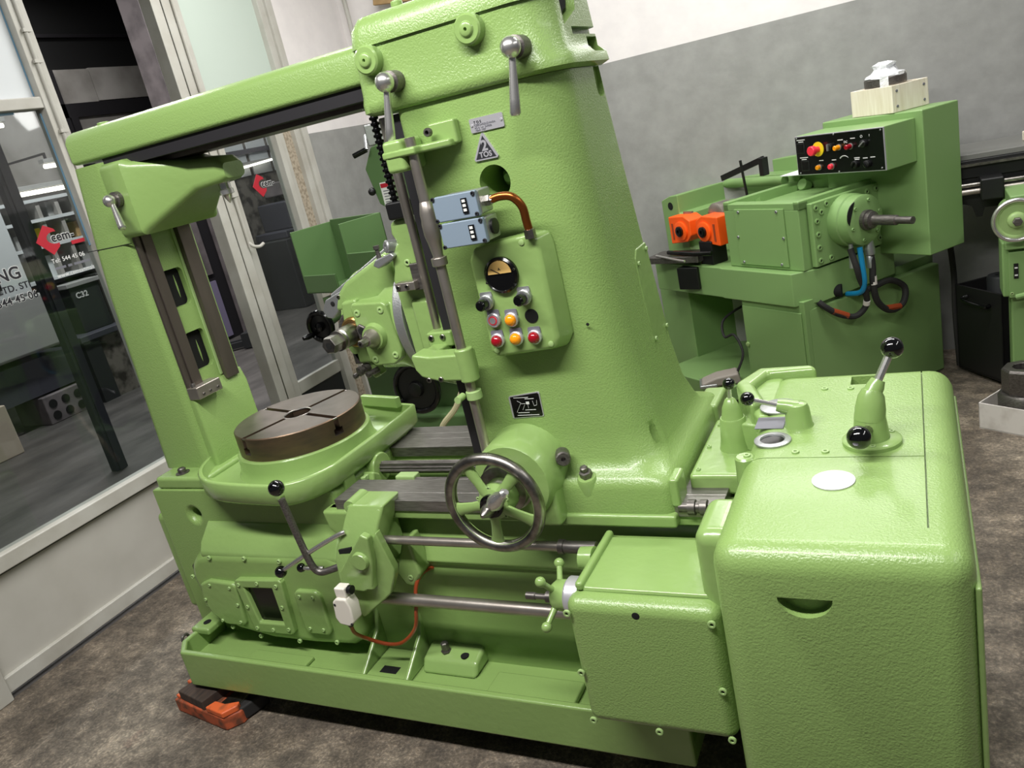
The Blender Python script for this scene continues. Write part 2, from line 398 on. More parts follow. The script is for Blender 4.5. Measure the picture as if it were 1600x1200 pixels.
# lettering stuck on the panes
def sticker(parent, x, y0, zc, s, m_text):
    b = MB(); top = (y0+.055*s, zc+.062*s); lf = (y0, zc); bt = (y0+.057*s, zc-.064*s)
    arc = [(y0+.088*s+.038*s*math.cos(a), zc+.004*s+.025*s*math.sin(a)) for a in [math.radians(70+220*k/12) for k in range(13)]]
    poly = [top, lf, bt, (y0+.098*s, zc-.034*s)] + arc[::-1] + [(y0+.096*s, zc+.04*s)]
    b.prism(poly, 'x', x, x+.0015).build('red_diamond', 'red_print', parent, smooth=False)
    text('sticker_halo', 'cem-', .052*s, 'white_print', parent, (x, y0+.07*s, zc-.012*s), (0, 1, 0), (0, 0, 1), bold=.0032)
    text('sticker_lettering', 'cem-', .052*s, m_text, parent, (x+.0015, y0+.07*s, zc-.012*s), (0, 1, 0), (0, 0, 1), bold=.001)
XG = -3.2295
sticker(w1, XG, 2.181, 1.612, 1.0, 'ink')
MB().box(XG, XG+.001, 2.335, 2.40, 1.572, 1.588).build('red_strip', 'red_print', w1)
text('sticker_lettering', 'Tel: 544 45 06', .026, 'white_print', w1, (XG, 2.215, 1.515), (0, 1, 0), (0, 0, 1))
MB().box(XG, XG+.001, 2.22, 2.27, 1.487, 1.497).box(XG, XG+.001, 2.28, 2.30, 1.487, 1.497).box(XG, XG+.001, 2.31, 2.39, 1.487, 1.497).build('sticker_line', 'ink_grey', w1)
text('sticker_lettering', 'www.cemsanmak', .025, 'white_print', w1, (XG, 2.215, 1.452), (0, 1, 0), (0, 0, 1))
text('sticker_halo', 'ING', .068, 'white_print', w1, (XG-.001, 2.07, 1.497), (0, 1, 0), (0, 0, 1), align='RIGHT', bold=.0035)
text('sticker_lettering', 'ING', .068, 'ink', w1, (XG, 2.07, 1.497), (0, 1, 0), (0, 0, 1), align='RIGHT', bold=.0015)
text('sticker_lettering', 'S. LTD. STI', .037, 'ink', w1, (XG, 2.092, 1.452), (0, 1, 0), (0, 0, 1), align='RIGHT', bold=.0008)
text('sticker_halo', '0212 544 45 06', .042, 'white_print', w1, (XG-.001, 2.105, 1.405), (0, 1, 0), (0, 0, 1), align='RIGHT', bold=.0022)
text('sticker_lettering', '0212 544 45 06', .042, 'ink', w1, (XG, 2.105, 1.405), (0, 1, 0), (0, 0, 1), align='RIGHT', bold=.0008)
sticker(w2, XG, 3.505, 1.63, 1.0, 'ink')

# wall conduit and a board leaning high on the wall
o = MB().cyl((-3.12, 4.67, 2.05), (-3.12, 4.67, 3.0), .014).build('wall_conduit', 'frame_grey'); tag(o, 'thin pale pipe running up the white wall corner', 'pipe')
o = MB().obox((-2.66, 4.655, 2.64), (.42, .02, .34), 0, -.12, .15).build('cardboard_sheet', 'cardboard', None, .003); tag(o, 'brown cardboard sheet high on the wall above the machine cap', 'cardboard')

# ------------------------------------------------------------------ neighbouring hall seen through the partition
structure(MB().box(-14, -3.3, -4, 12, 4.6, 4.7).build('ceiling', 'roof_dark'))
wf = MB().box(-9.3, -9.1, -2, 12, 0, 4.6).build('wall_far', 'roof_dark'); structure(wf)
for y0, y1, z0, z1 in ((6.2, 6.93, 3.02, 3.40), (7.09, 7.62, 3.02, 3.41), (7.63, 8.66, 3.03, 3.42), (5.6, 6.93, 2.0, 2.83), (7.2, 8.66, 1.5, 2.85)):
    MB().box(-9.1, -9.04, y0, y1, z0, z1).build('wall_panel', 'far_white', wf, smooth=False)
MB().box(-9.1, -8.98, 2, 8.75, 2.85, 3.01).build('beam', 'beam_dark', wf)
MB().box(-9.1, -8.98, 6.93, 7.08, 0, 3.4).box(-9.1, -8.98, 7.1, 7.2, 0, 2.85).build('stanchion', 'beam_dark', wf)
MB().box(-9.1, -9.05, 6.5, 8.9, 3.78, 3.82).build('pipe_run', 'beam_dark', wf)
w3 = MB().box(-7.5, -7.2, 6.98, 7.35, 0, 4.6).build('wall_right', 'far_pillar'); structure(w3)
structure(MB().box(-7.9, -7.7, 7.35, 12, 0, 4.6).build('wall_far', 'far_stain'))
d3 = MB().box(-7.3, -7.25, 6.1, 6.98, 0, 2.2).build('door_1', 'beam_dark'); structure(d3)
MB().box(-7.25, -7.23, 6.2, 6.80, .04, .70).build('kick_panel', 'far_purple', d3)
MB().box(-7.25, -7.23, 6.55, 6.80, .78, 2.1).build('upper_panel', 'far_pillar', d3)
r = root('workbench', (-7.3, 5.2, 0), 'stained concrete workbench with a dark top in the hall beyond the glass', 'workbench')
MB().box(-7.6, -7.0, 4.95, 6.0, 0, .60).build('stained_front', 'far_stain', r)
MB().box(-7.6, -6.98, 4.78, 4.95, 0, .62).build('end_panel', 'far_dark', r)
MB().box(-7.65, -6.95, 4.75, 6.05, .60, .66).build('bench_top', 'far_slate', r, .01)
r = root('machine_cabinet', (-7.3, 5.1, .66), 'dark cabinet marked C32 on the far workbench', 'cabinet')
MB().box(-7.6, -7.1, 4.93, 5.25, .66, 1.10).build('cabinet_body', 'far_dark', r, .01)
MB().box(-7.6, -7.12, 5.27, 5.7, .66, 1.16).build('cabinet_screen', 'black', r, .01)
MB().box(-7.62, -7.08, 4.9, 5.75, 1.10, 1.14).build('cabinet_top', 'far_pale', r, .005)
text('cabinet_lettering', 'C32', .075, 'white_print', r, (-7.095, 4.97, .99), (0, 1, 0), (0, 0, 1), bold=.002)
MB().prism([(5.46, .72), (5.53, .74), (5.50, .92)], 'x', -7.11, -7.08).build('white_cone', 'white_print', r)
MB().tube(spline([(-7.08, 5.35, .72), (-7.05, 5.30, .85), (-7.05, 5.40, 1.0), (-7.05, 5.46, 1.05)]), .012).build('cable_loop', 'far_pale', r)
o = MB().box(-7.5, -7.1, 3.6, 4.76, .28, .60).build('low_slate_wall', 'far_slate'); tag(o, 'slate blue low partition left of the stained workbench', 'partition')
r = root('hollow_block', (-7.2, 4.5, 0), 'grey hollow concrete blocks under the slate blue partition', 'block')
MB().box(-7.5, -7.05, 4.25, 4.77, 0, .26).build('block_body', 'far_pillar', r, .01)
for k in range(4):
    for z in (.07, .18): MB().cyl((-7.06, 4.33+.13*k, z), (-7.045, 4.33+.13*k, z), .04).build('block_hole', 'void', r)
r = root('machining_centre', (-7.5, 4.2, 0), 'pale machining centre with a black window behind the lettered glass', 'machine')
MB().box(-8.2, -7.0, 3.2, 4.62, .66, 1.15).build('machine_base', 'far_pale', r, .03)
MB().box(-8.2, -7.02, 3.2, 4.55, 1.15, 2.05).build('machine_body', 'frosted', r, .03)
MB().box(-7.02, -7.0, 3.7, 4.28, 1.25, 1.75).build('machine_window', 'black_gloss', r, .01)
r = root('storage_rack', (-7.4, 5.2, 1.2), 'bright metal pigeonhole rack of parts above the dark cabinet', 'rack')
MB().box(-7.7, -7.65, 4.6, 6.0, 1.2, 1.95).build('rack_back', 'far_pale', r)
for k in range(7): MB().box(-7.65, -7.3, 4.66+.2*k, 4.70+.2*k, 1.2, 1.95).build('rack_upright', 'far_white', r)
for z in (1.2, 1.5, 1.74, 1.92): MB().box(-7.66, -7.28, 4.62, 5.98, z, z+.03).build('rack_shelf', 'frosted', r)
for k, (y, z, h, m) in enumerate([(4.78, 1.53, .13, 'far_pale'), (5.0, 1.53, .16, 'yellow'), (5.2, 1.77, .14, 'far_pale'), (5.42, 1.53, .15, 'cardboard'), (5.6, 1.77, .12, 'far_dark'), (4.95, 1.23, .2, 'frosted'), (5.38, 1.23, .22, 'far_pale')]):
    o = MB().box(-7.6, -7.36, y, y+.13, z, z+h).build('parts_bin', m, None, .006)
    tag(o, ['pale parts bin in the rack at the far left', 'yellow parts bin in the bright rack', 'pale parts bin on the upper rack shelf', 'brown cardboard parts bin in the bright rack', 'dark parts bin on the upper rack shelf', 'white parts bin low in the bright rack', 'pale tall parts bin low in the bright rack'][k], 'bin', 'bins in the far storage rack')
o = MB().box(-5.06, -5.0, 3.31, 3.40, 0, 3.2).box(-5.0, -4.985, 3.33, 3.38, 0, 3.2).build('steel_post', 'far_slate'); tag(o, 'dark grey steel post standing behind the lettered glass', 'post')
o = MB().box(-7.05, -6.6, 2.8, 3.68, .0, .42).build('beige_cabinet', 'beige', None, .01); tag(o, 'beige low cabinet at the left photo edge beyond the glass', 'cabinet')
for k, (x, y0, y1, z) in enumerate([(-7.6, 5.0, 5.9, 2.02), (-7.6, 5.5, 5.76, 2.24), (-7.6, 4.6, 5.28, 2.66)]):
    r = root('tube_light', (x, (y0+y1)/2, z), ['long glowing tube light above the bright rack', 'short glowing tube light higher over the bright rack', 'glowing tube light at the top left beyond the glass'][k], 'lamp', 'tube lights in the far hall')
    MB().box(x-.04, x+.04, y0, y1, z+.03, z+.07).build('fixture', 'far_pale', r, .004)
    MB().box(x-.01, x+.01, y0+.05, y0+.07, z+.07, z+.12).box(x-.01, x+.01, y1-.07, y1-.05, z+.07, z+.12).box(x-1.5, x+.01, y0+.05, y0+.07, z+.11, z+.13).build('hanger', 'beam_dark', r)
    MB().cyl((x, y0+.02, z), (x, y1-.02, z), .022).build('glowing_tube', 'lamp_glow', r)
o = MB().box(-8.6, -8.5, 2, 6.6, 2.1, 2.95).build('screen_wall', 'far_white'); tag(o, 'pale grey partition panel high in the far hall', 'panel')
r = root('pallet_fork', (-6.6, 6.3, 0), 'dark steel forks lying on the far hall floor', 'fork')
MB().obox((-6.75, 6.15, .05), (.55, .07, .06), .7).build('fork_arm', 'far_dark', r); MB().obox((-6.5, 6.33, .09), (.12, .22, .16), .4).build('fork_head', 'far_dark', r)
MB().obox((-6.6, 6.45, .05), (.5, .06, .06), .7).build('fork_arm', 'far_dark', r)
r = root('far_lathe', (-7.4, 8.3, 0), 'grey machine tool seen through the pane with the red diamond', 'machine')
MB().box(-7.69, -7.1, 8.0, 9.4, 0, .9).build('machine_base', 'far_dark', r, .02)
MB().box(-7.69, -7.2, 8.3, 9.3, 1.0, 1.35).box(-7.69, -7.15, 8.1, 9.4, .9, 1.0).build('machine_head', 'far_slate', r, .02)
MB().box(-7.69, -7.3, 8.5, 9.2, 1.42, 1.6).build('machine_cover', 'far_pillar', r, .02)
w4 = bay('window_3', '')
for y0, y1 in ((7.95, 8.38), (8.45, 8.8), (8.87, 9.3)):
    MB().box(-7.70, -7.68, y0, y1, 1.75, 2.45).build('pane', 'frosted', w4)
MB().box(-7.7, -7.66, 7.9, 9.35, 2.02, 2.08).build('glazing_bar', 'far_slate', w4)
r = root('tube_light', (-7.6, 8.5, 1.87), 'glowing tube light seen over the red diamond sticker', 'lamp', 'tube lights in the far hall')
MB().cyl((-7.6, 8.2, 1.86), (-7.6, 8.75, 1.89), .014).build('glowing_tube', 'lamp_glow', r); MB().box(-7.7, -7.6, 8.2, 8.75, 1.89, 1.92).build('fixture', 'far_pale', r)

# ------------------------------------------------------------------ the gear hobbing machine
HM = root('gear_hobbing_machine', (-1.2, 1.9, 0), 'large apple green gear hobbing machine filling the foreground', 'machine')
G, GS, GG = 'green', 'green_smooth', 'green_gloss'
def rect_ring(x0, x1, y0, y1, z, r, n=5): return [(p[0], p[1], z) for p in rr(x0, x1, y0, y1, r, n)]

# drip tray
tr = MB()
tr.prism([(-2.28, 1.49), (-.55, 1.49), (-.55, 1.72), (-2.325, 1.72), (-2.325, 1.535)], 'z', .104, .165)
tr.prism([(-2.285, 1.475), (-.55, 1.475), (-.55, 1.497), (-2.276, 1.497), (-2.315, 1.54), (-2.315, 1.70), (-2.335, 1.70), (-2.335, 1.53)], 'z', .10, .235)
TR = tr.build('drip_tray', GS, HM, .007, 2)
MB().box(-2.345, -2.26, 1.585, 1.70, .222, .247).build('lug', GG, TR, .008)
MB().cyl((-2.30, 1.625, .247), (-2.30, 1.625, .2485), .014).build('lug_hole', 'void', TR)
MB().torus((-2.345, 1.555, .225), 'x', .014, .005, 18, 8).build('lug_ring', 'steel_dark', TR)
MB().box(-2.07, -1.82, 1.505, 1.60, .165, .178).build('raised_pad', GS, TR, .004)
MB().box(-1.15, -.88, 1.515, 1.63, .165, .185).build('raised_pad', GS, TR, .006)
for x in (-1.585, -1.425):
    MB().prism([(1.52, .165), (1.69, .165), (1.69, .33), (1.66, .26)], 'x', x-.008, x+.008).build('rib', GG, TR, .006)
MB().box(-1.575, -1.435, 1.52, 1.68, .165, .180).build('foot_plate', GS, TR, .004)
MB().box(-1.535, -1.475, 1.567, 1.597, .180, .1815).build('foot_slot', 'void', TR)
MB().prism([(1.60, .165), (1.70, .165), (1.70, .225), (1.625, .205)], 'x', -1.405, -1.215).build('mounting_foot', GG, TR, .012, 3)
MB().lathe((-1.335, 1.655, .212), 'z', [(.016, 0), (.016, .005), (.012, .005), (.012, .03), (.009, .033)], 6).build('mounting_bolt', 'steel_dark', TR)
MB().cyl((-1.265, 1.645, .210), (-1.265, 1.645, .2135), .013).build('mounting_hole', 'void', TR)
MB().box(-2.2, -.7, 1.64, 2.1, 0, .10).build('shaded_plinth', 'rubber', HM)  # dark colour stands in for the shadow in the gap under the tray

# bed end under the table
be = MB().box(-2.435, -1.62, 1.70, 2.16, .10, .73)
BE = be.build('bed_end', G, HM, .03, 4, cut=[MB().cyl((-2.262, 1.66, .633), (-2.262, 1.80, .633), .022, n=20)])
bp = [(-2.29, .43), (-2.275, .485), (-2.235, .52), (-2.17, .535), (-1.66, .545), (-1.60, .53), (-1.60, .25), (-1.66, .215), (-1.83, .205), (-2.0, .205), (-2.16, .23), (-2.24, .30), (-2.28, .37)]
GB = MB().prism(bp, 'y', 1.62, 1.72).build('gear_cover', GS, HM, .032, 5)
MB().prism([(1.625, .53), (1.645, .565), (1.70, .615), (1.72, .615), (1.72, .5), (1.63, .5)], 'x', -2.21, -1.62).build('cover_shoulder', GG, HM, .015, 3)
for x, z in ((-2.275, .44), (-2.16, .52), (-2.0, .525), (-1.85, .522), (-2.25, .33), (-2.17, .245), (-2.05, .22), (-1.88, .218), (-1.72, .23)):
    bolt(GB, (x, 1.6205, z), 'y', .008, .005, 'green_light')
MB().prism([(-2.252, .36), (-2.238, .42), (-2.19, .437), (-2.085, .432), (-2.072, .42), (-2.087, .272), (-2.105, .262), (-2.18, .262), (-2.232, .30)], 'y', 1.605, 1.63).build('rounded_cover', GG, GB, .012, 3)
for x, z in ((-2.19, .42), (-2.10, .415), (-2.105, .28), (-2.19, .28), (-2.235, .36), (-2.09, .35)): bolt(GB, (x, 1.606, z), 'y', .006, .004, 'green_light')
fr_o = [(-2.055, .452), (-1.865, .462), (-1.855, .455), (-1.872, .262), (-1.885, .252), (-2.035, .25), (-2.048, .262), (-2.066, .44)]
WF = MB().prism(fr_o, 'y', 1.60, 1.63).build('window_frame', GG, GB, .012, 3, cut=[MB().prism([(-2.028, .422), (-1.903, .428), (-1.903, .293), (-2.012, .291)], 'y', 1.58, 1.66)])
MB().prism([(-2.035, .428), (-1.898, .434), (-1.898, .287), (-2.018, .285)], 'y', 1.616, 1.622).build('sight_glass', 'black_gloss', WF)
for x, z in ((-2.045, .435), (-1.96, .445), (-1.88, .44), (-1.885, .36), (-1.89, .275), (-1.96, .267), (-2.03, .268), (-2.04, .35)): bolt(WF, (x, 1.601, z), 'y', .007, .004, 'green_light')
MB().prism([(p[0], p[1]) for p in rr(-1.825, -1.718, .262, .425, .025)], 'y', 1.605, 1.63).build('oval_cover', GG, GB, .008, 3)
for x, z in ((-1.80, .405), (-1.745, .405), (-1.80, .285), (-1.745, .285)): bolt(GB, (x, 1.606, z), 'y', .006, .004, 'green_light')
MB().prism([(p[0], p[1]) for p in rr(-2.36, -2.325, .36, .44, .015)], 'y', 1.690, 1.7).build('breather', 'black_gloss', BE, .004)
MB().box(-2.52, -2.44, 1.735, 2.12, .21, .61).build('end_door', GS, HM, .025, 4)

# bed with guide rails
MB().prism([(1.665, .69), (1.665, .66), (1.73, .65), (1.672, .515), (1.688, .50), (1.685, .10), (2.18, .10), (2.18, .69), (2.03, .69), (2.02, .50), (1.81, .50), (1.80, .69)], 'x', -1.63, -.42).build('bed', GS, HM, .006, 2)
FR = MB().prism([(1.66, .688), (1.66, .722), (1.706, .722), (1.708, .7205), (1.71, .722), (1.745, .722), (1.747, .7205), (1.749, .722), (1.79, .722), (1.79, .688)], 'x', -1.59, -.44).build('guide_rail', 'rail_steel', HM, .0015, 1)
MB().prism([(2.02, .688), (2.02, .722), (2.085, .722), (2.087, .7205), (2.089, .722), (2.13, .722), (2.132, .7205), (2.134, .722), (2.19, .722), (2.19, .688)], 'x', -1.66, -.44).build('guide_rail', 'rail_steel', HM, .0015, 1)
MB().prism([(-1.64, .69), (-1.50, .69), (-1.50, .625), (-1.52, .605), (-1.60, .60), (-1.63, .63)], 'y', 1.645, 1.70).build('rail_bracket', GS, HM, .01, 3)
LS = MB().prism([(1.925+(.021 if k % 2 else .016)*math.cos(2*PI*k/20), .698+(.021 if k % 2 else .016)*math.sin(2*PI*k/20)) for k in range(20)], 'x', -1.62, -1.0).build('lead_screw', 'steel_dark', HM)
MB().cyl((-1.63, 1.925, .698), (-1.595, 1.925, .698), .05).build('screw_bearing', GS, HM, .006)
MB().cyl((-1.63, 1.985, .635), (-1.0, 1.985, .635), .02).build('bed_tube', GS, HM)
MB().prism([(1.80, .60), (1.85, .72), (1.88, .70), (1.90, .60)], 'x', -1.62, -1.575).build('screw_bracket', GG, HM, .008)
for y in (1.825, 1.84): MB().lathe((-1.60, y, .70), 'z', [(.009, 0), (.009, .012), (.005, .014)], 10).build('grease_nipple', 'green_light', HM)
MB().cyl((-1.40, 1.805, .712), (-1.05, 1.805, .712), .010, n=12).build('threaded_rod', 'steel_dark', HM)
MB().box(-1.455, -1.385, 1.795, 1.83, .705, .73).build('rod_clip', 'green_light', HM, .005)

# chip pan around the table
def inset(poly, d):
    cx = sum(p[0] for p in poly)/len(poly); cy = sum(p[1] for p in poly)/len(poly); out = []
    for p in poly:
        v = Vector((cx-p[0], cy-p[1])); v.normalize(); out.append((p[0]+v.x*d, p[1]+v.y*d))
    return out
pan = [(-2.215, 1.80), (-2.16, 1.70), (-2.06, 1.625), (-1.93, 1.597), (-1.76, 1.587), (-1.69, 1.60), (-1.645, 1.64), (-1.615, 1.70), (-1.605, 1.78), (-1.605, 2.15), (-1.65, 2.21), (-1.9, 2.25), (-2.1, 2.2), (-2.19, 2.10)]
pan = [tuple(p[:2]) for p in spline([(a, b, 0) for a, b in pan+[pan[0]]], 4)[:-1]]
R3 = lambda poly, z: [(p[0], p[1], z) for p in poly]
PAN = MB().loft([R3(inset(pan, .05), .715), R3(inset(pan, .012), .732), R3(pan, .745), R3(inset(pan, -.004), .802), R3(inset(pan, .002), .808), R3(inset(pan, .012), .806), R3(inset(pan, .018), .765), R3(inset(pan, .03), .757)]).build('chip_pan', GG, HM, ang=60)
MB().lathe((-1.876, 1.92, .757), 'z', [(.238, 0), (.230, .010), (.226, .03), (.224, .066), (.220, .07), (.19, .07)], 48).build('pan_collar', GG, PAN)
MB().prism([(-1.66, 2.20), (-1.85, 2.245), (-1.855, 2.225), (-1.67, 2.18)], 'z', .80, .84).build('pan_splash', GG, PAN, .004)
MB().lathe((-1.72, 1.592, .775), (-.2, -1, .1), [(.016, -.01), (.014, .012), (.007, .014)], 14).build('drain_spout', GG, PAN)
MB().prism([(-1.70, .72), (-1.61, .76), (-1.61, .70), (-1.66, .70)], 'y', 1.75, 1.80).build('pan_leg', GS, PAN)

# rotary table with T-slots
def slot(ang):
    m = MB()
    for wd, z0, z1 in ((.018, .862, .93), (.034, .846, .868)):
        m2 = MB().obox((-1.876, 1.92, (z0+z1)/2), (.5, wd, z1-z0), ang); m.add(m2.v, m2.f)
    return m
def slots(ang):
    a = MB().obox((-1.876, 1.92, .897), (.5, .018, .07), ang); b = MB().obox((-1.876, 1.92, .858), (.5, .034, .022), ang); return [a, b]
cuts = slots(math.radians(-16))+slots(math.radians(74))+[MB().cyl((-1.876, 1.92, .84), (-1.876, 1.92, .95), .046, n=32)]
TB = MB().lathe((-1.876, 1.92, .824), 'z', [(.208, 0), (.212, .003), (.212, .078), (.209, .081)], 72).build('rotary_table', 'table_side', HM, cut=cuts)
TB.data.materials.append(M['table_steel'])
for p in TB.data.polygons:
    if p.normal.z > .9: p.material_index = 1
MB().torus((-1.876, 1.92, .902), 'z', .047, .0035, 40, 8).build('bore_ring', 'steel', TB)
MB().torus((-1.876, 1.92, .90), 'z', .2085, .003, 72, 8).build('rim_edge', 'steel', TB)
MB().cyl((-1.876, 1.92, .835), (-1.876, 1.92, .845), .045).build('bore_floor', 'void', TB)

# support post
PB = MB().box(-2.40, -2.15, 1.705, 2.13, .728, .772).build('post_flange', GG, HM, .012, 3)
MB().lathe((-2.30, 1.745, .772), 'z', [(.024, 0), (.024, .003), (.014, .004), (.014, .016), (.010, .02)], 12).build('flange_bolt', 'steel_dark', PB)
po = MB().loft([rect_ring(-2.44, -2.205, 1.785, 2.065, .77, .035), rect_ring(-2.435, -2.205, 1.785, 2.065, .87, .035), rect_ring(-2.405, -2.205, 1.785, 2.065, 1.40, .035), rect_ring(-2.385, -2.205, 1.785, 2.065, 1.56, .035), rect_ring(-2.345, -2.205, 1.785, 2.065, 1.808, .03)])
cuts = [MB().prism(rr(1.858, 1.947, 1.318, 1.444, .018), 'x', -2.30, -2.15), MB().prism(rr(1.862, 1.950, 1.095, 1.228, .018), 'x', -2.30, -2.15), MB().box(-2.35, -2.225, 1.82, 2.03, 1.065, 1.475)]
SP = po.build('support_post', G, HM, cut=cuts, ang=50)
MB().box(-2.34, -2.228, 1.83, 2.02, 1.075, 1.465).build('slot_dark_fill', 'void', SP)  # black box painting the shade of the hollow behind the post windows
for z in (1.13, 1.36): MB().lathe((-2.229, 1.925, z-.02), 'z', [(.0008, 0), (.0035, .03), (.0035, .05), (.0008, .085)], 12).build('counterweight_rope', GS, SP)
MB().box(-2.408, -2.20, 1.7835, 1.79, 1.5545, 1.5565).build('post_seam', 'void', SP)
MB().box(-2.206, -2.195, 1.800, 1.822, 1.05, 1.80).box(-2.206, -2.189, 1.822, 1.862, 1.05, 1.80).build('guide_strip', 'way_steel', SP, .002)
MB().box(-2.206, -2.183, 1.966, 2.022, 1.03, 1.80).build('guide_strip', 'way_steel', SP, .002)
MB().box(-2.206, -2.200, 1.955, 1.966, 1.05, 1.80).build('guide_web', 'green_light', SP, .002)
MB().loft([rect_ring(-2.22, -2.180, 1.80, 2.05, .772, .01), rect_ring(-2.22, -2.184, 1.80, 2.05, 1.0, .01), rect_ring(-2.22, -2.20, 1.80, 2.05, 1.045, .005)]).build('post_lower_face', G, SP)
SB = MB().box(-2.205, -2.155, 1.797, 1.905, 1.015, 1.058).build('stop_block', 'steel_brown', SP, .004)
for y in (1.82, 1.85, 1.885): bolt(SB, (-2.155, y, 1.03), 'x', .005, .003, 'steel_dark', sgn=1)
bolt(SB, (-2.18, 1.81, 1.058), 'z', .008, .01, 'steel_dark', sgn=1)

# overarm
OA = MB().prism([(1.785, 1.818), (1.785, 1.885), (1.795, 1.905), (1.82, 1.915), (2.03, 1.915), (2.055, 1.905), (2.065, 1.885), (2.065, 1.818)], 'x', -2.335, -1.10).build('overarm', G, HM, .012, 3)
MB().box(-2.21, -1.10, 1.80, 2.05, 1.783, 1.818).build('overarm_guide_shade', 'beam_dark', OA)  # black of the guide includes the shade under the arm
MB().box(-2.21, -1.10, 1.86, 1.99, 1.77, 1.783).build('overarm_rail', 'way_steel', OA)
MB().cyl((-2.20, 1.84, 1.91), (-2.20, 1.84, 1.922), .018).build('overarm_plug', G, OA, .003)

# centre support bracket
def yz_ring(x, y0, y1, z0, z1, r): return [(x, p[0], p[1]) for p in rr(y0, y1, z0, z1, r, 4)]
CB = MB().loft([yz_ring(-2.205, 1.772, 2.075, 1.58, 1.795, .015), yz_ring(-2.19, 1.762, 2.085, 1.572, 1.80, .02), yz_ring(-2.105, 1.762, 2.085, 1.572, 1.80, .02), yz_ring(-2.09, 1.775, 2.07, 1.585, 1.79, .02),
               yz_ring(-1.935, 1.855, 1.985, 1.665, 1.757, .02), yz_ring(-1.845, 1.868, 1.975, 1.672, 1.745, .02), yz_ring(-1.822, 1.88, 1.965, 1.68, 1.725, .015)]).build('centre_bracket', GS, HM, ang=40)
LC = MB().lathe((-1.876, 1.92, 1.682), (0, 0, -1), [(.036, 0), (.036, .008), (.030, .012), (.018, .013), (.018, .03), (.022, .032), (.022, .046), (.013, .048), (.011, .056), (.001, .074)], 24).build('live_centre', 'chrome', CB)
def clamp_lever(parent, p, end, rb=.019, boss=True):
    p = Vector(p); e = Vector(end); d = (e-p).normalized()
    o = MB().lathe(p, (0, -1, 0), [(.024, -.05), (.024, -.012), (.017, -.010), (.017, .002)], 22).build('lever_hub', 'steel_dark', parent)
    MB().ball(p+Vector((0, -.006, 0)), rb).build('lever_ball', 'chrome', o)
    L = (e-p).length
    MB().lathe(p, tuple(d), [(.0075, 0), (.0085, L*.3), (.0112, L*.75), (.012, L*.95), (.009, L*.99), (.003, L)], 16).build('lever_arm', 'chrome', o)
    return o
clamp_lever(CB, (-2.155, 1.735, 1.692), (-2.105, 1.70, 1.605))

# column
def col_ring(x0, x1, y0, y1, z, rf, rb=.05, rl=.03, n=8):
    pts = []
    for cx, cy, a0, r in ((x1, y1, 0, rb), (x0, y1, 90, rb), (x0, y0, 180, rl), (x1, y0, 270, rf)):
        sx = -1 if cx == x1 else 1; sy = -1 if cy == y1 else 1
        for k in range(n+1):
            a = math.radians(a0+90*k/n); pts.append((cx+sx*r+r*math.cos(a), cy+sy*r+r*math.sin(a), z))
    return pts
col = MB().loft([col_ring(-1.09, -.545, 1.646, 2.25, .700, .04), col_ring(-1.09, -.546, 1.646, 2.25, .765, .04), col_ring(-1.088, -.552, 1.650, 2.24, .782, .04), col_ring(-1.085, -.565, 1.664, 2.21, .796, .06), col_ring(-1.082, -.578, 1.682, 2.17, .808, .08),
                 col_ring(-1.08, -.588, 1.693, 2.15, .832, .10), col_ring(-1.08, -.604, 1.697, 2.115, .90, .10), col_ring(-1.08, -.625, 1.70, 2.10, 1.05, .10),
                 col_ring(-1.08, -.645, 1.70, 2.085, 1.30, .10), col_ring(-1.08, -.655, 1.70, 2.05, 1.55, .10), col_ring(-1.08, -.66, 1.70, 2.02, 1.735, .10)])
CO = col.build('column', G, HM, ang=60, cut=[MB().cyl((-.858, 1.66, 1.533), (-.858, 1.86, 1.533), .0395, n=32), MB().prism([(p[0], p[1]) for p in rr(1.935, 1.985, 1.665, 1.80, .02)], 'x', -.672, -.60), MB().lathe((-.606, 1.756, .825), 'z', [(.001, 0), (.012, .03), (.013, .055), (.001, .09)], 14)])
MB().cyl((-.858, 1.845, 1.533), (-.858, 1.85, 1.533), .05).build('porthole_back', 'void', CO)
MB().lathe((-.858, 1.80, 1.533), (0, -1, 0), [(.035, -.02), (.02, .01), (.01, .03)], 20).build('porthole_gear', 'green_bg', CO)
# slide ways on the table side of the column
MB().box(-1.105, -1.075, 1.715, 1.80, .722, 1.73).build('column_way', 'beam_dark', CO, .003)
MB().box(-1.115, -1.075, 2.02, 2.10, .722, 1.73).build('column_way', 'way_steel', CO, .003)
# side cover plate
sp_ = [(1.935, 1.20), (1.945, 1.265), (1.97, 1.285), (2.055, 1.285), (2.075, 1.0), (2.07, .90), (2.05, .862), (1.98, .845), (1.945, .86), (1.935, .90)]
def xoff(z): return -.6435-(.0)*(z)
scv = MB().loft([[(-.66+.022*(1.28-p[1])/.4-.001, p[0], p[1]) for p in sp_], [(-.641+.030*(1.285-p[1])/.43, p[0], p[1]) for p in sp_]])
SC = scv.build('side_cover', GG, CO, .004)
for y, z in ((1.955, 1.25), (1.948, 1.05), (1.955, .88), (2.05, .875), (2.06, 1.05), (2.04, 1.27)):
    bolt(SC, (-.6405+.030*(1.285-z)/.43, y, z), 'x', .006, .004, 'green_light', sgn=1)
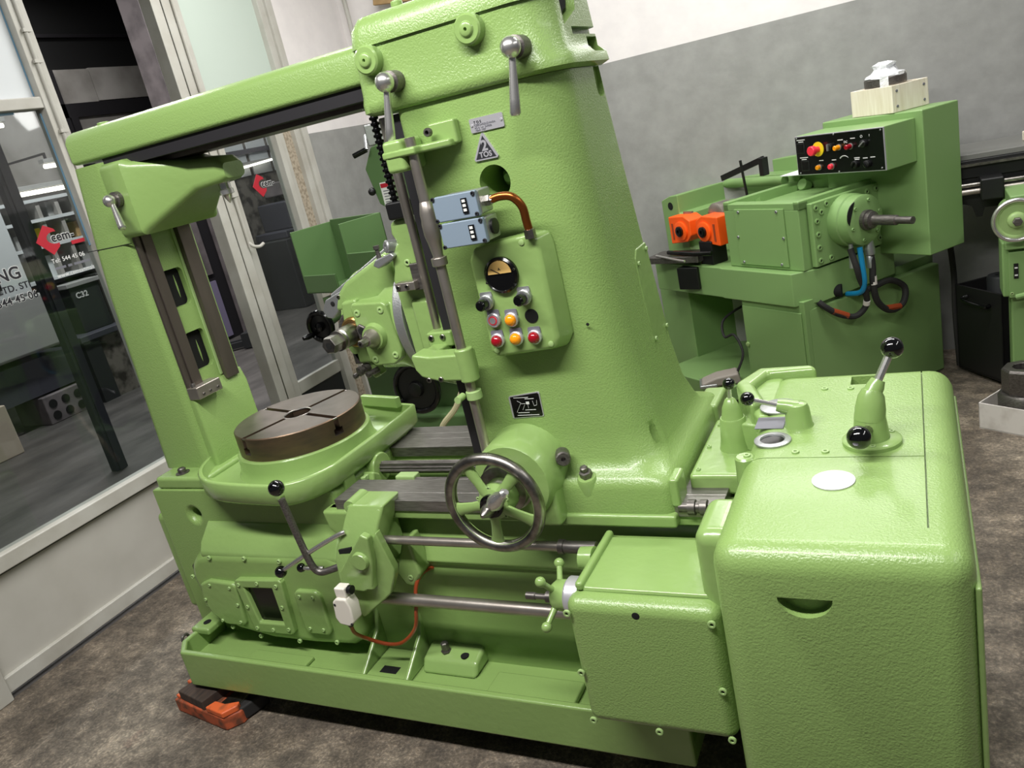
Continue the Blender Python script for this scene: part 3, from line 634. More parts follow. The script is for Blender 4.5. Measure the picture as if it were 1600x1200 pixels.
# foot of the column
MB().box(-.90, -.548, 1.636, 1.70, .668, .702).build('gib_strip', GG, CO, .008)
MB().box(-.56, -.536, 1.655, 1.725, .715, .79).build('wiper', GG, CO, .008, 3)
MB().box(-.60, -.535, 2.12, 2.27, .70, .785).build('wiper', GG, CO, .012, 3)
MB().lathe((-.765, 1.664, .792), (0, -.35, 1), [(.016, -.02), (.016, .022), (.010, .023), (.010, .036), (.006, .038)], 6).build('clamp_nut', 'steel_dark', CO)
MB().lathe((-.765, 1.664, .792), (0, -.35, 1), [(.034, -.05), (.027, .0), (.023, .006)], 24).build('nut_boss', GG, CO)
MB().lathe((-.535, 1.665, .712), 'x', [(.012, -.01), (.012, .012), (.019, .013), (.019, .03), (.014, .032), (.014, .04), (.019, .042), (.019, .058), (.012, .06)], 18).build('trip_dog', 'steel_dark', CO)
# handwheel housing
MB().lathe((-.935, 1.74, .815), (0, -1, 0), [(.118, 0), (.112, .11), (.108, .145), (.10, .155)], 40).build('wheel_housing', GG, CO)
MB().box(-.93, -.83, 1.60, 1.74, .685, .80).build('housing_skirt', GG, CO, .012, 3)
MB().lathe((-.815, 1.655, .855), (.5, -1, .1), [(.019, -.02), (.019, .02), (.016, .024), (.006, .024), (.005, .016)], 20).build('housing_plug', 'steel_dark', CO)
# plates
NP = MB().prism(rr(-.888, -.803, 1.648, 1.679, .003, 2), 'y', 1.6965, 1.70).build('name_plate', 'alu_plate', CO)
YP = 1.6962
text('plate_lettering', 'T O S', .0075, 'ink', NP, (-.877, YP, 1.6675), bold=.0001)
text('plate_lettering', 'CZECHOSLOVAKIA', .0060, 'ink_grey', NP, (-.877, YP, 1.6615))
text('plate_lettering', 'FO 6  Nr  347602', .0056, 'ink_grey', NP, (-.877, YP, 1.6555))
text('plate_lettering', 'YEAR 1957', .0056, 'ink_grey', NP, (-.877, YP, 1.6502))
for x in (-.883, -.808): bolt(NP, (x, 1.6965, 1.664), 'y', .003, .0015, 'alu_plate', hole=False)
TBG = MB().prism([(-.866, 1.642), (-.862, 1.645), (-.858, 1.642), (-.833, 1.590), (-.836, 1.586), (-.892, 1.586), (-.895, 1.590)], 'y', 1.6955, 1.70).build('triangle_badge', 'alu_plate', CO)
MB().prism([(-.8625, 1.639), (-.838, 1.5895), (-.890, 1.5895)], 'y', 1.6950, 1.6956).build('badge_field', 'ink', TBG)
text('badge_lettering', '2', .032, 'alu_plate', TBG, (-.8625, 1.6952, 1.6065), align='CENTER', bold=.001)
text('badge_lettering', 'TOS', .0165, 'alu_plate', TBG, (-.8635, 1.6952, 1.5925), align='CENTER', bold=.0006)
DP = MB().prism([(-.948, .945), (-.864, .948), (-.862, .951), (-.862, 1.012), (-.866, 1.015), (-.948, 1.006), (-.951, 1.002), (-.951, .948)], 'y', 1.6965, 1.70).build('diagram_plate', 'alu_plate', CO)
MB().prism([(-.946, .9475), (-.867, .950), (-.8645, .953), (-.8645, 1.009), (-.868, 1.012), (-.946, 1.0035)], 'y', 1.6958, 1.697).build('plate_field', 'black_gloss', DP)
YD = 1.6955
dg_ = MB()
for a, b in (((-.935, .962), (-.92, .985)), ((-.92, .985), (-.905, .985)), ((-.917, .968), (-.908, .983)), ((-.885, .992), (-.883, .978)), ((-.883, .978), (-.875, .980)), ((-.875, .980), (-.873, .993)), ((-.9, .985), (-.9, .972)), ((-.928, .993), (-.918, .987))):
    dg_.tube([(a[0], YD, a[1]), (b[0], YD, b[1])], .0004, 4)
dg_.box(-.904, -.895, YD-.0003, YD, .983, .990).build('plate_diagram', 'white_print', DP)
pl_ = MB()
for x0, x1, z in ((-.936, -.895, 1.001), (-.905, -.88, .997), (-.91, -.88, .967), (-.932, -.90, .960), (-.935, -.874, .953)): pl_.box(x0, x1, YD-.0004, YD, z, z+.0014)
pl_.build('plate_writing', 'white_print', DP)
for x, z in ((-.70, 1.175), (-.70, .70)): bolt(CO, (x, 1.699, z) if z > 1 else (-.70, 1.655, .745), 'y', .004, .001, 'void', 'tapped_hole', hole=False)

# column cap
cap = MB().loft([col_ring(-1.155, -.655, 1.696, 2.025, 1.736, .09, .04, .045), col_ring(-1.168, -.638, 1.685, 2.035, 1.744, .09, .04, .045), col_ring(-1.168, -.640, 1.685, 2.032, 1.765, .09, .04, .045),
                 col_ring(-1.166, -.655, 1.689, 2.02, 1.780, .09, .04, .045), col_ring(-1.158, -.660, 1.688, 2.01, 1.884, .09, .04, .045)])
CP = cap.build('column_cap', G, HM, ang=60, cut=[MB().box(-.70, -.5, 1.915, 1.985, 1.765, 1.80), MB().prism([(1.79, 1.826), (1.88, 1.86), (1.91, 1.95), (1.79, 1.95)], 'x', -.72, -.5), MB().box(-.68, -.5, 1.83, 2.2, 1.806, 1.822)])
LID = MB().loft([col_ring(-1.158, -.66, 1.682, 2.01, 1.8846, .085, .04, .045), col_ring(-1.150, -.662, 1.685, 2.005, 1.925, .085, .04, .045), col_ring(-1.135, -.67, 1.70, 1.99, 1.948, .085, .04, .045), col_ring(-1.08, -.70, 1.75, 1.94, 1.958, .085, .04, .045)]).build('cap_lid', G, HM, ang=60, cut=[MB().box(-.72, -.5, 1.79, 1.91, 1.85, 2.0)])
MB().cyl((-1.02, 1.73, 1.925), (-1.02, 1.73, 1.965), .014).build('lid_stud', G, LID, .005)
for x, z in ((-1.097, 1.855), (-.829, 1.857)):
    MB().lathe((x, 1.69, z), (0, -1, 0), [(.034, 0), (.032, .022), (.028, .026), (.017, .026), (.015, .030), (.012, .032), (.004, .032), (.003, .024)], 28).build('cap_boss', GG, CP)
clamp_lever(CP, (-1.044, 1.645, 1.797), (-1.062, 1.63, 1.668), .0225)
clamp_lever(CP, (-.7255, 1.645, 1.797), (-.742, 1.63, 1.662), .0225)
MB().prism([(1.795, 1.84), (1.875, 1.868), (1.90, 1.94), (1.795, 1.94)], 'x', -.70, -.678).build('cap_opening_dark', 'void', CP)  # black plug painting the shade inside the cap opening
MB().lathe((-.675, 1.95, 1.767), 'z', [(.014, 0), (.014, .012), (.006, .018)], 12).build('oil_cup', 'cast_alu', CP)

# hob slide and swivel head
HS = MB().prism([(-1.115, 1.02), (-1.235, 1.05), (-1.245, 1.33), (-1.235, 1.355), (-1.232, 1.40), (-1.205, 1.425), (-1.215, 1.45), (-1.212, 1.475), (-1.195, 1.487), (-1.155, 1.487), (-1.115, 1.45)], 'y', 1.755, 2.11).build('hob_slide', GG, HM, .012, 3)
MB().prism([(-1.115, 1.03), (-1.20, 1.06), (-1.20, 1.275), (-1.15, 1.27), (-1.115, 1.20)], 'y', 1.742, 1.76).build('slide_face', GG, HS, .008)
MB().cyl((-1.275, 1.93, 1.20), (-1.245, 1.93, 1.20), .178, n=64).build('swivel_ring', 'cast_alu', HM, .003)
HH = MB().lathe((-1.275, 1.93, 1.20), (-1, 0, 0), [(.172, -.002), (.172, .03), (.160, .06), (.158, .15), (.145, .20), (.12, .215)], 56).build('hob_head', GG, HM)
MB().prism([(-1.50, 1.255), (-1.475, 1.305), (-1.44, 1.335), (-1.275, 1.405), (-1.262, 1.30), (-1.36, 1.27), (-1.44, 1.25)], 'y', 1.795, 2.03).build('head_crown', GG, HH, .015, 3)
MB().prism([(-1.475, 1.15), (-1.455, 1.285), (-1.40, 1.29), (-1.40, 1.10), (-1.45, 1.10)], 'y', 1.775, 1.85).build('arbor_carrier', GG, HH, .01, 3)
fp = [(-1.408, 1.270), (-1.40, 1.283), (-1.30, 1.278), (-1.288, 1.27), (-1.275, 1.14), (-1.285, 1.112), (-1.31, 1.098), (-1.375, 1.097), (-1.392, 1.115), (-1.395, 1.19), (-1.405, 1.22)]
FP = MB().prism(fp, 'y', 1.752, 1.83).build('face_plate', GG, HH, .010, 3)
for x, z in ((-1.387, 1.255), (-1.308, 1.256), (-1.368, 1.118), (-1.298, 1.126)): bolt(FP, (x, 1.753, z), 'y', .010, .003, 'green_light')
MB().lathe((-1.347, 1.754, 1.185), (0, -1, 0), [(.042, -.005), (.036, .008), (.033, .018)], 28).build('shaft_boss', GG, FP)
MB().lathe((-1.347, 1.736, 1.185), (0, -1, 0), [(.026, 0), (.026, .006), (.017, .022), (.015, .03)], 24).build('shaft_collar', 'steel_brown', FP)
MB().lathe((-1.347, 1.71, 1.185), (0, -1, 0), [(.011, 0), (.011, .03), (.009, .033), (.004, .033), (.004, .02)], 6).build('square_shaft', 'steel', FP)
AR = MB().lathe((-1.43, 1.79, 1.197), (0, -1, 0), [(.030, 0), (.030, .085), (.027, .088), (.027, .094), (.029, .096), (.029, .10)], 28).build('hob_arbor', 'steel', HH)
MB().lathe((-1.43, 1.69, 1.197), (0, -1, 0), [(.025, 0), (.025, .036), (.022, .04), (.010, .04), (.009, .02)], 6).build('arbor_nut', 'steel', AR)
MB().cyl((-1.43, 1.6565, 1.197), (-1.43, 1.6495, 1.197), .009).build('arbor_bore', 'void', AR)
MB().torus((-1.43, 1.775, 1.197), 'y', .036, .009, 36, 10).build('brass_ring', 'brass', HH)
MB().torus((-1.43, 1.79, 1.197), 'y', .052, .012, 36, 10).build('bearing_ring', 'steel_dark', HH)
LN = MB().prism([(-1.39, 1.225), (-1.372, 1.215), (-1.366, 1.17), (-1.378, 1.16), (-1.398, 1.17), (-1.402, 1.215)], 'y', 1.745, 1.775).build('lock_nut', 'steel_dark', HH, .004)
for z in (1.205, 1.178): MB().cyl((-1.384, 1.7455, z), (-1.384, 1.7435, z), .010).build('lock_hole', 'void', LN)
MB().prism([(-1.545, 1.262), (-1.525, 1.292), (-1.455, 1.315), (-1.45, 1.283), (-1.515, 1.235), (-1.535, 1.24)], 'y', 1.80, 1.83).build('head_bracket', 'cast_alu', HH, .004)
MB().tube([(-1.525, 1.84, 1.295), (-1.285, 1.84, 1.408)], .007).build('head_rail', 'cast_alu', HH)
bolt(HH, (-1.50, 1.80, 1.28), 'y', .007, .002, 'void', 'bracket_hole', hole=False); bolt(HH, (-1.47, 1.80, 1.298), 'y', .006, .005, 'steel')
for (x, z, r, y) in ((-1.435, 1.085, .014, 1.775), (-1.405, 1.075, .009, 1.77), (-1.46, 1.07, .008, 1.78)):
    MB().lathe((x, y, z), (-.4, -1, -.1), [(r, -.02), (r, .0), (r*.7, .002), (r*.7, .008), (r, .01), (r, .02), (r*.5, .022)], 16).build('clutch_stud', 'steel_dark', HH)
MB().prism([(-1.46, 1.125), (-1.42, 1.12), (-1.39, 1.06), (-1.415, 1.05), (-1.44, 1.085)], 'y', 1.785, 1.82).build('clutch_arm', GG, HH, .005)
MB().box(-1.462, -1.44, 1.775, 1.80, 1.10, 1.135).build('clutch_pad', 'steel', HH, .003)
# fittings on the slide
MB().lathe((-1.225, 1.765, 1.418), (-.6, -1, .25), [(.017, -.02), (.017, .018), (.013, .021), (.006, .021), (.005, .01)], 20).build('oil_union', 'cast_alu', HS)
MB().prism([(-1.285, 1.378), (-1.275, 1.392), (-1.22, 1.405), (-1.21, 1.395), (-1.22, 1.388), (-1.27, 1.368)], 'y', 1.74, 1.78).build('stop_arm', 'cast_alu', HS, .004)
MB().lathe((-1.272, 1.76, 1.385), 'z', [(.008, 0), (.006, .02), (.006, .032), (.009, .033), (.009, .042)], 10).build('stop_screw', 'steel_dark', HS)
MB().box(-1.215, -1.155, 1.715, 1.745, 1.305, 1.328).build('trip_bracket', 'steel_brown', HS, .003)
MB().box(-1.17, -1.14, 1.735, 1.75, 1.30, 1.37).build('trip_plate', 'steel_dark', HS, .002)
for x in (-1.205, -1.178): bolt(HS, (x, 1.715, 1.317), 'y', .006, .003, 'steel')
bolt(HS, (-1.185, 1.755, 1.372), 'y', .009, .003, 'green_light')
# arm joining the slide to the trip rod
TA = MB().prism([(-1.145, 1.155), (-1.14, 1.167), (-1.09, 1.158), (-.99, 1.158), (-.99, 1.088), (-1.08, 1.092), (-1.125, 1.105), (-1.14, 1.125)], 'y', 1.60, 1.66).build('trip_arm', GG, HM, .014, 3)
MB().cyl((-1.0, 1.62, 1.083), (-1.0, 1.62, 1.168), .024).build('trip_arm_boss', GG, TA, .005)
MB().box(-1.15, -1.075, 1.70, 1.75, 1.150, 1.192).box(-1.14, -1.09, 1.64, 1.72, 1.11, 1.16).build('trip_arm_lug', GG, TA, .006)
for x in (-1.135, -1.10): bolt(TA, (x, 1.70, 1.178), 'y', .008, .003, 'steel')
for x in (-1.105, -1.07): bolt(TA, (x, 1.60, 1.098), 'y', .007, .003, 'steel')
# rods beside the column
MB().lathe((-1.005, 1.62, .87), 'z', [(.0125, 0), (.0125, .50), (.0125, .53), (.0165, .56), (.0205, .58), (.0205, .605), (.019, .615), (.019, .63), (.0135, .655), (.0125, .656), (.0125, .80)], 20).build('trip_rod', 'steel_brown', HM)
MB().lathe((-1.005, 1.62, 1.375), 'z', [(.019, 0), (.019, .02)], 20).build('rod_collar', 'steel_brown', HM, .002)
MB().lathe((-1.0, 1.62, 1.035), 'z', [(.020, 0), (.020, .022)], 20).build('rod_clamp', 'green_light', HM, .002)
MB().cyl((-1.03, 1.615, 1.045), (-1.03, 1.585, 1.045), .009).build('clamp_screw', 'green_light', HM)
MB().lathe((-1.137, 1.742, 1.165), 'z', [(.004, 0), (.011, .02), (.011, .50), (.011, .56)], 16).build('guide_rod', 'steel_brown', HM)
MB().box(-1.150, -1.128, 1.735, 1.752, 1.47, 1.73).build('feed_bar', 'steel_brown', HM, .003)
CH = MB()
for k in range(17):
    CH.lathe((-1.175, 1.755, 1.505+.014*k), 'z', [(.006, 0), (.012, .003), (.012, .008), (.006, .011)], 10)
CH.cyl((-1.175, 1.755, 1.50), (-1.175, 1.755, 1.745), .0075, n=10)
CH.build('feed_screw', 'black_gloss', HM)
MB().box(-1.20, -1.145, 1.74, 1.79, 1.485, 1.53).build('screw_nut', 'black', HM, .006)
BK = MB().prism([(-1.078, 1.700), (-1.078, 1.602), (-1.06, 1.597), (-.985, 1.597), (-.985, 1.625), (-.925, 1.66), (-.925, 1.70)], 'z', 1.632, 1.650).build('rod_bracket', GG, HM, .006)
MB().box(-1.072, -1.02, 1.60, 1.70, 1.600, 1.672).build('bracket_block', GG, BK, .010, 3)
MB().box(-.985, -.915, 1.675, 1.70, 1.635, 1.69).build('bracket_flange', GG, BK, .006)
bolt(BK, (-.975, 1.66, 1.672), 'y', .010, .008, 'steel_dark')

# limit switches and conduit
for k, (z0, z1, x0, x1) in enumerate(((1.476, 1.533, -.965, -.852), (1.416, 1.473, -.962, -.848))):
    LW = MB().prism([(x0+.008, z0), (x0, z0+.010), (x0, z1-.010), (x0+.008, z1), (x1, z1), (x1, z0)], 'y', 1.582, 1.595).build('limit_switch', 'switch_blue', HM, .003)
    MB().box(x0+.012, x1, 1.595, 1.655, z0+.002, z1-.002).build('switch_body', 'cast_alu', LW, .004)
    MB().box(x1-.038, x1-.024, 1.579, 1.583, z0+.012, z1-.012).build('switch_window', 'black_gloss', LW)
    for q in range(3): MB().box(x1-.035, x1-.027, 1.578, 1.580, z0+.016+q*.010, z0+.022+q*.010).build('switch_digit', 'white_print', LW)
    for x, z in ((x0+.004, z0+.004), (x0+.004, z1-.004), (x1-.006, z0+.006), (x1-.006, z1-.006)): bolt(LW, (x, 1.583, z), 'y', .005, .003, 'ink')
    if k: MB().box(x0+.03, x1-.03, 1.655, 1.70, z0+.012, z1-.012).build('switch_mount', 'black', LW); MB().lathe((x1, 1.625, (z0+z1)/2), 'x', [(.018, 0), (.018, .006), (.012, .007)], 20).build('switch_plug', 'black', LW)
MB().lathe((-.852, 1.625, 1.503), 'x', [(.013, 0), (.013, .012), (.010, .013), (.010, .018)], 6).build('conduit_nut', 'steel', HM)
MB().tube(spline([(-.838, 1.625, 1.503), (-.815, 1.627, 1.506), (-.790, 1.63, 1.50), (-.774, 1.637, 1.475), (-.772, 1.64, 1.44), (-.772, 1.645, 1.415)]), .0095, 14).build('conduit', 'copper', HM)
MB().lathe((-.772, 1.645, 1.402), 'z', [(.013, 0), (.013, .02), (.010, .022)], 6).build('conduit_nut', 'steel', HM)

# control box on the column
cb = MB().loft([[(p[0], 1.702, p[1]) for p in [(-.945, 1.365), (-.925, 1.400), (-.78, 1.414), (-.745, 1.408), (-.738, 1.38), (-.735, 1.16), (-.755, 1.128), (-.93, 1.122), (-.945, 1.14)]],
                [(p[0], 1.650, p[1]) for p in [(-.945, 1.372), (-.927, 1.398), (-.79, 1.410), (-.768, 1.402), (-.762, 1.38), (-.760, 1.165), (-.775, 1.137), (-.925, 1.127), (-.943, 1.142)]]])
CX = cb.build('control_box', GG, HM, .010, 4)
YB = 1.650
AM = MB().lathe((-.866, YB, 1.328), (0, -1, 0), [(.043, 0), (.043, .008), (.038, .012), (.036, .010)], 36).build('ammeter', 'black_gloss', CX)
arcp = [(-.866+.030*math.cos(a), 1.333+.030*math.sin(a)) for a in [PI*k/14 for k in range(15)]]
MB().prism(arcp, 'y', YB-.0125, YB-.010).build('meter_dial', 'meter_face', AM)
MB().tube([(-.866, YB-.0135, 1.334), (-.886, YB-.0135, 1.346)], .0008, 5).build('meter_needle', 'ink', AM)
text('meter_lettering', 'A', .009, 'ink', AM, (-.868, YB-.0128, 1.341))
for a in (math.radians(20), math.radians(195)): bolt(AM, (-.866+.040*math.cos(a), YB-.010, 1.325+.040*math.sin(a)), 'y', .003, .002, 'steel')
def legend(x, z, m='ink_grey'):
    return MB().prism(rr(x-.016, x+.016, z-.012, z+.024, .004, 2), 'y', YB-.003, YB).build('legend_plate', m, CX)
def selector(x, z):
    legend(x, z, 'cast_alu'); s = MB().lathe((x, YB, z), (0, -1, 0), [(.0185, 0), (.0185, .010), (.0165, .012), (.0165, .018)], 26).build('selector_switch', 'cast_alu', CX)
    MB().lathe((x, YB-.018, z), (0, -1, 0), [(.013, 0), (.013, .022), (.010, .026)], 22).build('selector_knob', 'black_gloss', s)
selector(-.920, 1.268); selector(-.820, 1.270)
def button(x, z, kind):
    if kind != 'blank': legend(x, z, 'ink_grey')
    s = MB().lathe((x, YB, z), (0, -1, 0), [(.0175, 0), (.0175, .009), (.0155, .011)], 26).build('push_button', 'alu_plate', CX)
    if kind == 'ring':
        MB().lathe((x, YB-.0105, z), (0, -1, 0), [(.011, 0), (.011, .002)], 22).build('button_ring', 'red', s)
        MB().lathe((x, YB-.0125, z), (0, -1, 0), [(.008, 0), (.008, .001)], 22).build('button_cap', 'alu_plate', s)
    elif kind in M:
        MB().lathe((x, YB-.010, z), (0, -1, 0), [(.014, 0), (.014, .004), (.012, .009), (.007, .0125), (.001, .014)], 24).build('button_lens', kind, s)
button(-.912, 1.223, 'ring'); button(-.865, 1.220, 'amber'); button(-.914, 1.172, 'red_lens'); button(-.863, 1.173, 'amber'); button(-.815, 1.172, 'red_lens')
MB().lathe((-.814, YB+.001, 1.222), (0, -1, 0), [(.017, 0), (.017, .0025)], 26).build('empty_hole', 'void', CX)
for x, z in ((-.80, 1.395), (-.925, 1.145), (-.78, 1.15)): bolt(CX, (x, YB, z), 'y', .007, .002, 'green_light', hole=False)

# feed handwheel
HW = MB().torus((-.945, 1.50, .808), 'y', .119, .0148, 64, 14).build('handwheel', 'steel', HM)
rim = MB().lathe((-.945, 1.50, .808), (0, -1, 0), [(.118, -.012), (.108, -.012), (.106, .0), (.108, .010), (.116, .012)], 56).build('wheel_rim', GG, HW)
bm_ = bmesh.new(); bm_.from_mesh(rim.data); bm_.faces.ensure_lookup_table()
bmesh.ops.delete(bm_, geom=[f for f in bm_.faces if len(f.verts) > 20], context='FACES'); bm_.to_mesh(rim.data); bm_.free()
for k in range(5):
    a = math.radians(262+72*k); e = Vector((math.cos(a), 0, math.sin(a)))
    c = Vector((-.945, 1.50, .808)); t = Vector((-math.sin(a), 0, math.cos(a)))
    rings = []
    for rr_, wd, off in ((.020, .016, -.004), (.06, .013, -.001), (.095, .016, 0), (.112, .022, 0)):
        p = c+e*rr_+Vector((0, off, 0)); rings.append([p+wd*math.cos(b)*t+Vector((0, .008*math.sin(b), 0)) for b in [2*PI*q/12 for q in range(12)]])
    MB().loft(rings).build('spoke', GG, HW)
MB().lathe((-.945, 1.60, .808), (0, -1, 0), [(.03, 0), (.045, .03), (.045, .08), (.040, .106), (.026, .112)], 30).build('wheel_hub', GG, HW)
MB().lathe((-.945, 1.60, .815), (0, -1, 0), [(.07, -.01), (.07, .02), (.064, .024), (.064, .05), (.058, .052)], 36).build('graduated_collar', 'steel', HW)
MB().lathe((-.945, 1.49, .808), (0, -1, 0), [(.030, 0), (.030, .008), (.024, .012), (.024, .02)], 28).build('hub_ring', 'black_gloss', HW)
MB().lathe((-.945, 1.47, .808), (0, -1, 0), [(.017, 0), (.016, .012), (.006, .034), (.004, .036)], 22).build('hub_nut', 'steel', HW)
hd = Vector((.9, -.22, .72)).normalized()
MB().lathe(Vector((-.935, 1.462, .818)), tuple(hd), [(.009, -.012), (.013, .004), (.0205, .024), (.0185, .044), (.0115, .064), (.0125, .074), (.007, .081)], 20).build('crank_handle', 'chrome', HW)
for a in (20, 95, 160, 235, 310): bolt(HW, (-.945+.042*math.cos(math.radians(a)), 1.497, .808+.042*math.sin(math.radians(a))), 'y', .005, .002, 'green_light')

# shafts along the bed
MB().cyl((-1.47, 1.60, .630), (-.76, 1.60, .630), .0125).build('feed_shaft', 'steel_brown', HM)
MB().lathe((-.85, 1.60, .630), 'x', [(.019, 0), (.019, .014), (.016, .015), (.0165, .10)], 20).build('shaft_sleeve', 'steel_dark', HM)
MB().cyl((-1.47, 1.60, .431), (-.75, 1.60, .431), .0185).build('drive_shaft', 'steel_brown', HM)
# lever bracket
BR = MB().loft([rect_ring(-1.545, -1.425, 1.53, 1.58, .505, .008, 2), rect_ring(-1.535, -1.405, 1.532, 1.60, .60, .008, 2), rect_ring(-1.50, -1.375, 1.575, 1.68, .70, .008, 2), rect_ring(-1.49, -1.365, 1.60, 1.69, .738, .008, 2)]).build('lever_bracket', GG, HM, .006, 2, ang=25)
MB().prism([(-1.38, .68), (-1.352, .565), (-1.358, .54), (-1.388, .482), (-1.412, .462), (-1.512, .390), (-1.522, .40), (-1.545, .47), (-1.53, .54), (-1.43, .60)], 'y', 1.553, 1.58).build('bracket_plate', GG, BR, .005)
MB().prism([(-1.535, .512), (-1.53, .56), (-1.415, .685), (-1.392, .675), (-1.40, .60), (-1.425, .515), (-1.46, .497), (-1.52, .50)], 'y', 1.53, 1.556).build('bracket_cheek', GG, BR, .006)
MB().lathe((-1.437, 1.535, .603), (0, -1, 0), [(.030, -.01), (.027, .012), (.024, .016)], 24).build('bracket_boss', GG, BR)
MB().box(-1.46, -1.40, 1.58, 1.69, .55, .70).build('bracket_web', GG, BR)
MB().prism([(-1.41, .50), (-1.36, .61), (-1.335, .62), (-1.325, .50), (-1.36, .455), (-1.39, .46)], 'y', 1.625, 1.69).build('bracket_foot', GG, BR, .010)
MB().lathe((-1.49, 1.62, .725), (0, -1, 0), [(.024, -.06), (.022, .012)], 20).build('bracket_ear', GG, BR)
bolt(BR, (-1.49, 1.609, .725), 'y', .009, .003, 'green_light'); bolt(BR, (-1.38, 1.598, .722), 'y', .008, .004, 'green_light'); bolt(BR, (-1.362, 1.626, .49), 'y', .009, .003, 'green_light')
MB().prism([(-1.515, .628), (-1.47, .636), (-1.47, .622), (-1.515, .615)], 'y', 1.538, 1.56).build('bracket_slot', 'void', BR)
MB().lathe((-1.52, 1.56, .575), (-1, -.3, -.1), [(.026, -.02), (.024, .015), (.02, .02)], 22).build('lever_socket', GG, BR)
LV = MB().tube(spline([(-1.52, 1.555, .572), (-1.565, 1.54, .560), (-1.60, 1.53, .556), (-1.618, 1.525, .58), (-1.63, 1.522, .66), (-1.645, 1.52, .80)], 6), .0105, 12).build('start_lever', 'steel_dark', HM)
MB().ball((-1.648, 1.518, .836), .0235).build('lever_knob', 'black_ball', LV)
LV2 = MB().tube(spline([(-1.49, 1.56, .675), (-1.515, 1.55, .668), (-1.60, 1.53, .63), (-1.73, 1.52, .562)], 6), .007, 12).build('shift_lever', 'chrome', HM)
MB().ball((-1.742, 1.518, .556), .0185).build('lever_knob', 'black_ball', LV2)
LV3 = MB().tube([(-1.60, 1.545, .558), (-1.665, 1.535, .563)], .007).build('shift_lever', 'chrome', HM)
MB().ball((-1.674, 1.535, .563), .014).build('lever_knob', 'black_ball', LV3)
# white limit switch and its cable
WS = MB().prism([(-1.538, .495), (-1.522, .507), (-1.488, .507), (-1.478, .48), (-1.482, .428), (-1.50, .415), (-1.535, .42), (-1.545, .44)], 'y', 1.475, 1.52).build('safety_switch', 'white_plastic', HM, .006)
MB().box(-1.525, -1.488, 1.483, 1.515, .505, .537).build('switch_head', 'white_plastic', WS, .004)
MB().lathe((-1.485, 1.50, .525), 'x', [(.013, 0), (.013, .012)], 16).build('switch_roller', 'black', WS)
for x, z in ((-1.53, .487), (-1.49, .425)): bolt(WS, (x, 1.475, z), 'y', .004, .001, 'ink', hole=False)
MB().cyl((-1.52, 1.50, .418), (-1.53, 1.51, .395), .009).build('cable_gland', 'black', WS)
MB().tube(spline([(-1.53, 1.51, .397), (-1.545, 1.53, .35), (-1.545, 1.57, .30), (-1.50, 1.60, .262), (-1.44, 1.60, .275), (-1.38, 1.60, .33), (-1.355, 1.60, .40), (-1.35, 1.62, .46), (-1.34, 1.65, .488), (-1.325, 1.69, .485)], 6), .0058, 10).build('switch_cable', 'hose', HM)

# change gear box
GX = MB().box(-.748, -.402, 1.36, 1.66, .307, .645).build('change_gear_box', G, HM, .03, 5)
MB().prism([(-.715, 1.40), (-.415, 1.40), (-.415, 1.62), (-.715, 1.62)], 'z', .640, .655).build('box_lid', GG, GX, .010, 3)
MB().box(-.728, -.708, 1.395, 1.63, .645, .668).build('lid_ridge', GG, GX, .009, 3)
for x, z in ((-.741, .612), (-.419, .614), (-.749+.01, .452), (-.419, .446), (-.735, .318), (-.578, .312), (-.416, .318)): bolt(GX, (x, 1.361, z), 'y', .009, .004, 'green_light')
bolt(GX, (-.581, 1.361, .618), 'y', .009, .001, 'void', 'tapped_hole', hole=False)
SH = MB().lathe((-.748, 1.43, .608), (-1, 0, 0), [(.046, -.02), (.046, .010), (.042, .012), (.040, .016)], 30).build('star_dial', 'alu_plate', GX)
SK = MB().lathe((-.762, 1.43, .608), (-1, 0, 0), [(.038, 0), (.036, .03), (.028, .04), (.018, .042)], 26).build('star_knob', GG, GX)
for k in range(4):
    a = math.radians(35+90*k); e = Vector((-.25, math.cos(a), math.sin(a))).normalized(); p = Vector((-.785, 1.43, .608))
    MB().lathe(p, tuple(e), [(.009, .01), (.007, .05), (.007, .072)], 12).build('star_arm', GG, SK); MB().ball(p+e*.080, .0125).build('star_ball', GG, SK)
MB().lathe((-.80, 1.43, .600), (-1, 0, 0), [(.014, 0), (.014, .022), (.007, .024), (.007, .05), (.009, .052), (.009, .075)], 16).build('star_spindle', 'steel_dark', SK)
MB().lathe((-.748, 1.53, .645), (-1, 0, 0), [(.03, -.02), (.028, .014), (.02, .018)], 22).build('box_boss', GG, GX)
MB().box(-.443, -.36, 1.395, 1.56, .60, .805).build('shoulder_box', GG, HM, .03, 5)

# gear cabinet at the front right
cabcut = [MB().box(-.0155, -.0125, 1.33, 2.2, .855, .9), MB().box(-.40, -.014, 1.6035, 1.6065, .861, .9),
          MB().prism([(-.258, .776)]+[(-.212+.046*math.cos(a), .776+.040*math.sin(a)) for a in [PI+PI*k/16 for k in range(1, 16)]]+[(-.166, .776)], 'y', 1.1, 1.262),
          MB().prism([(-.172, 2.012), (-.10, 2.012), (-.10, 2.068), (-.172, 2.068)], 'z', .72, .95)]
bmx = MB().box(-.372, .052, 1.237, 2.12, .10, .868)
CA = bmx.build('gear_cabinet', G, HM, cut=None)
bv = CA.modifiers.new('round', 'BEVEL'); bv.width = .05; bv.segments = 6; bv.limit_method = 'ANGLE'
dgp = bpy.context.evaluated_depsgraph_get(); dgp.update()
me_ = bpy.data.meshes.new_from_object(CA.evaluated_get(dgp)); CA.modifiers.clear(); CA.data = me_
for cm in cabcut: boolean(CA, cm)
for p in CA.data.polygons: p.use_smooth = True
CA.data.set_sharp_from_angle(angle=math.radians(35))
MB().box(-.37, .05, 1.30, 2.1, 0.0, .10).build('cabinet_plinth', GS, HM)
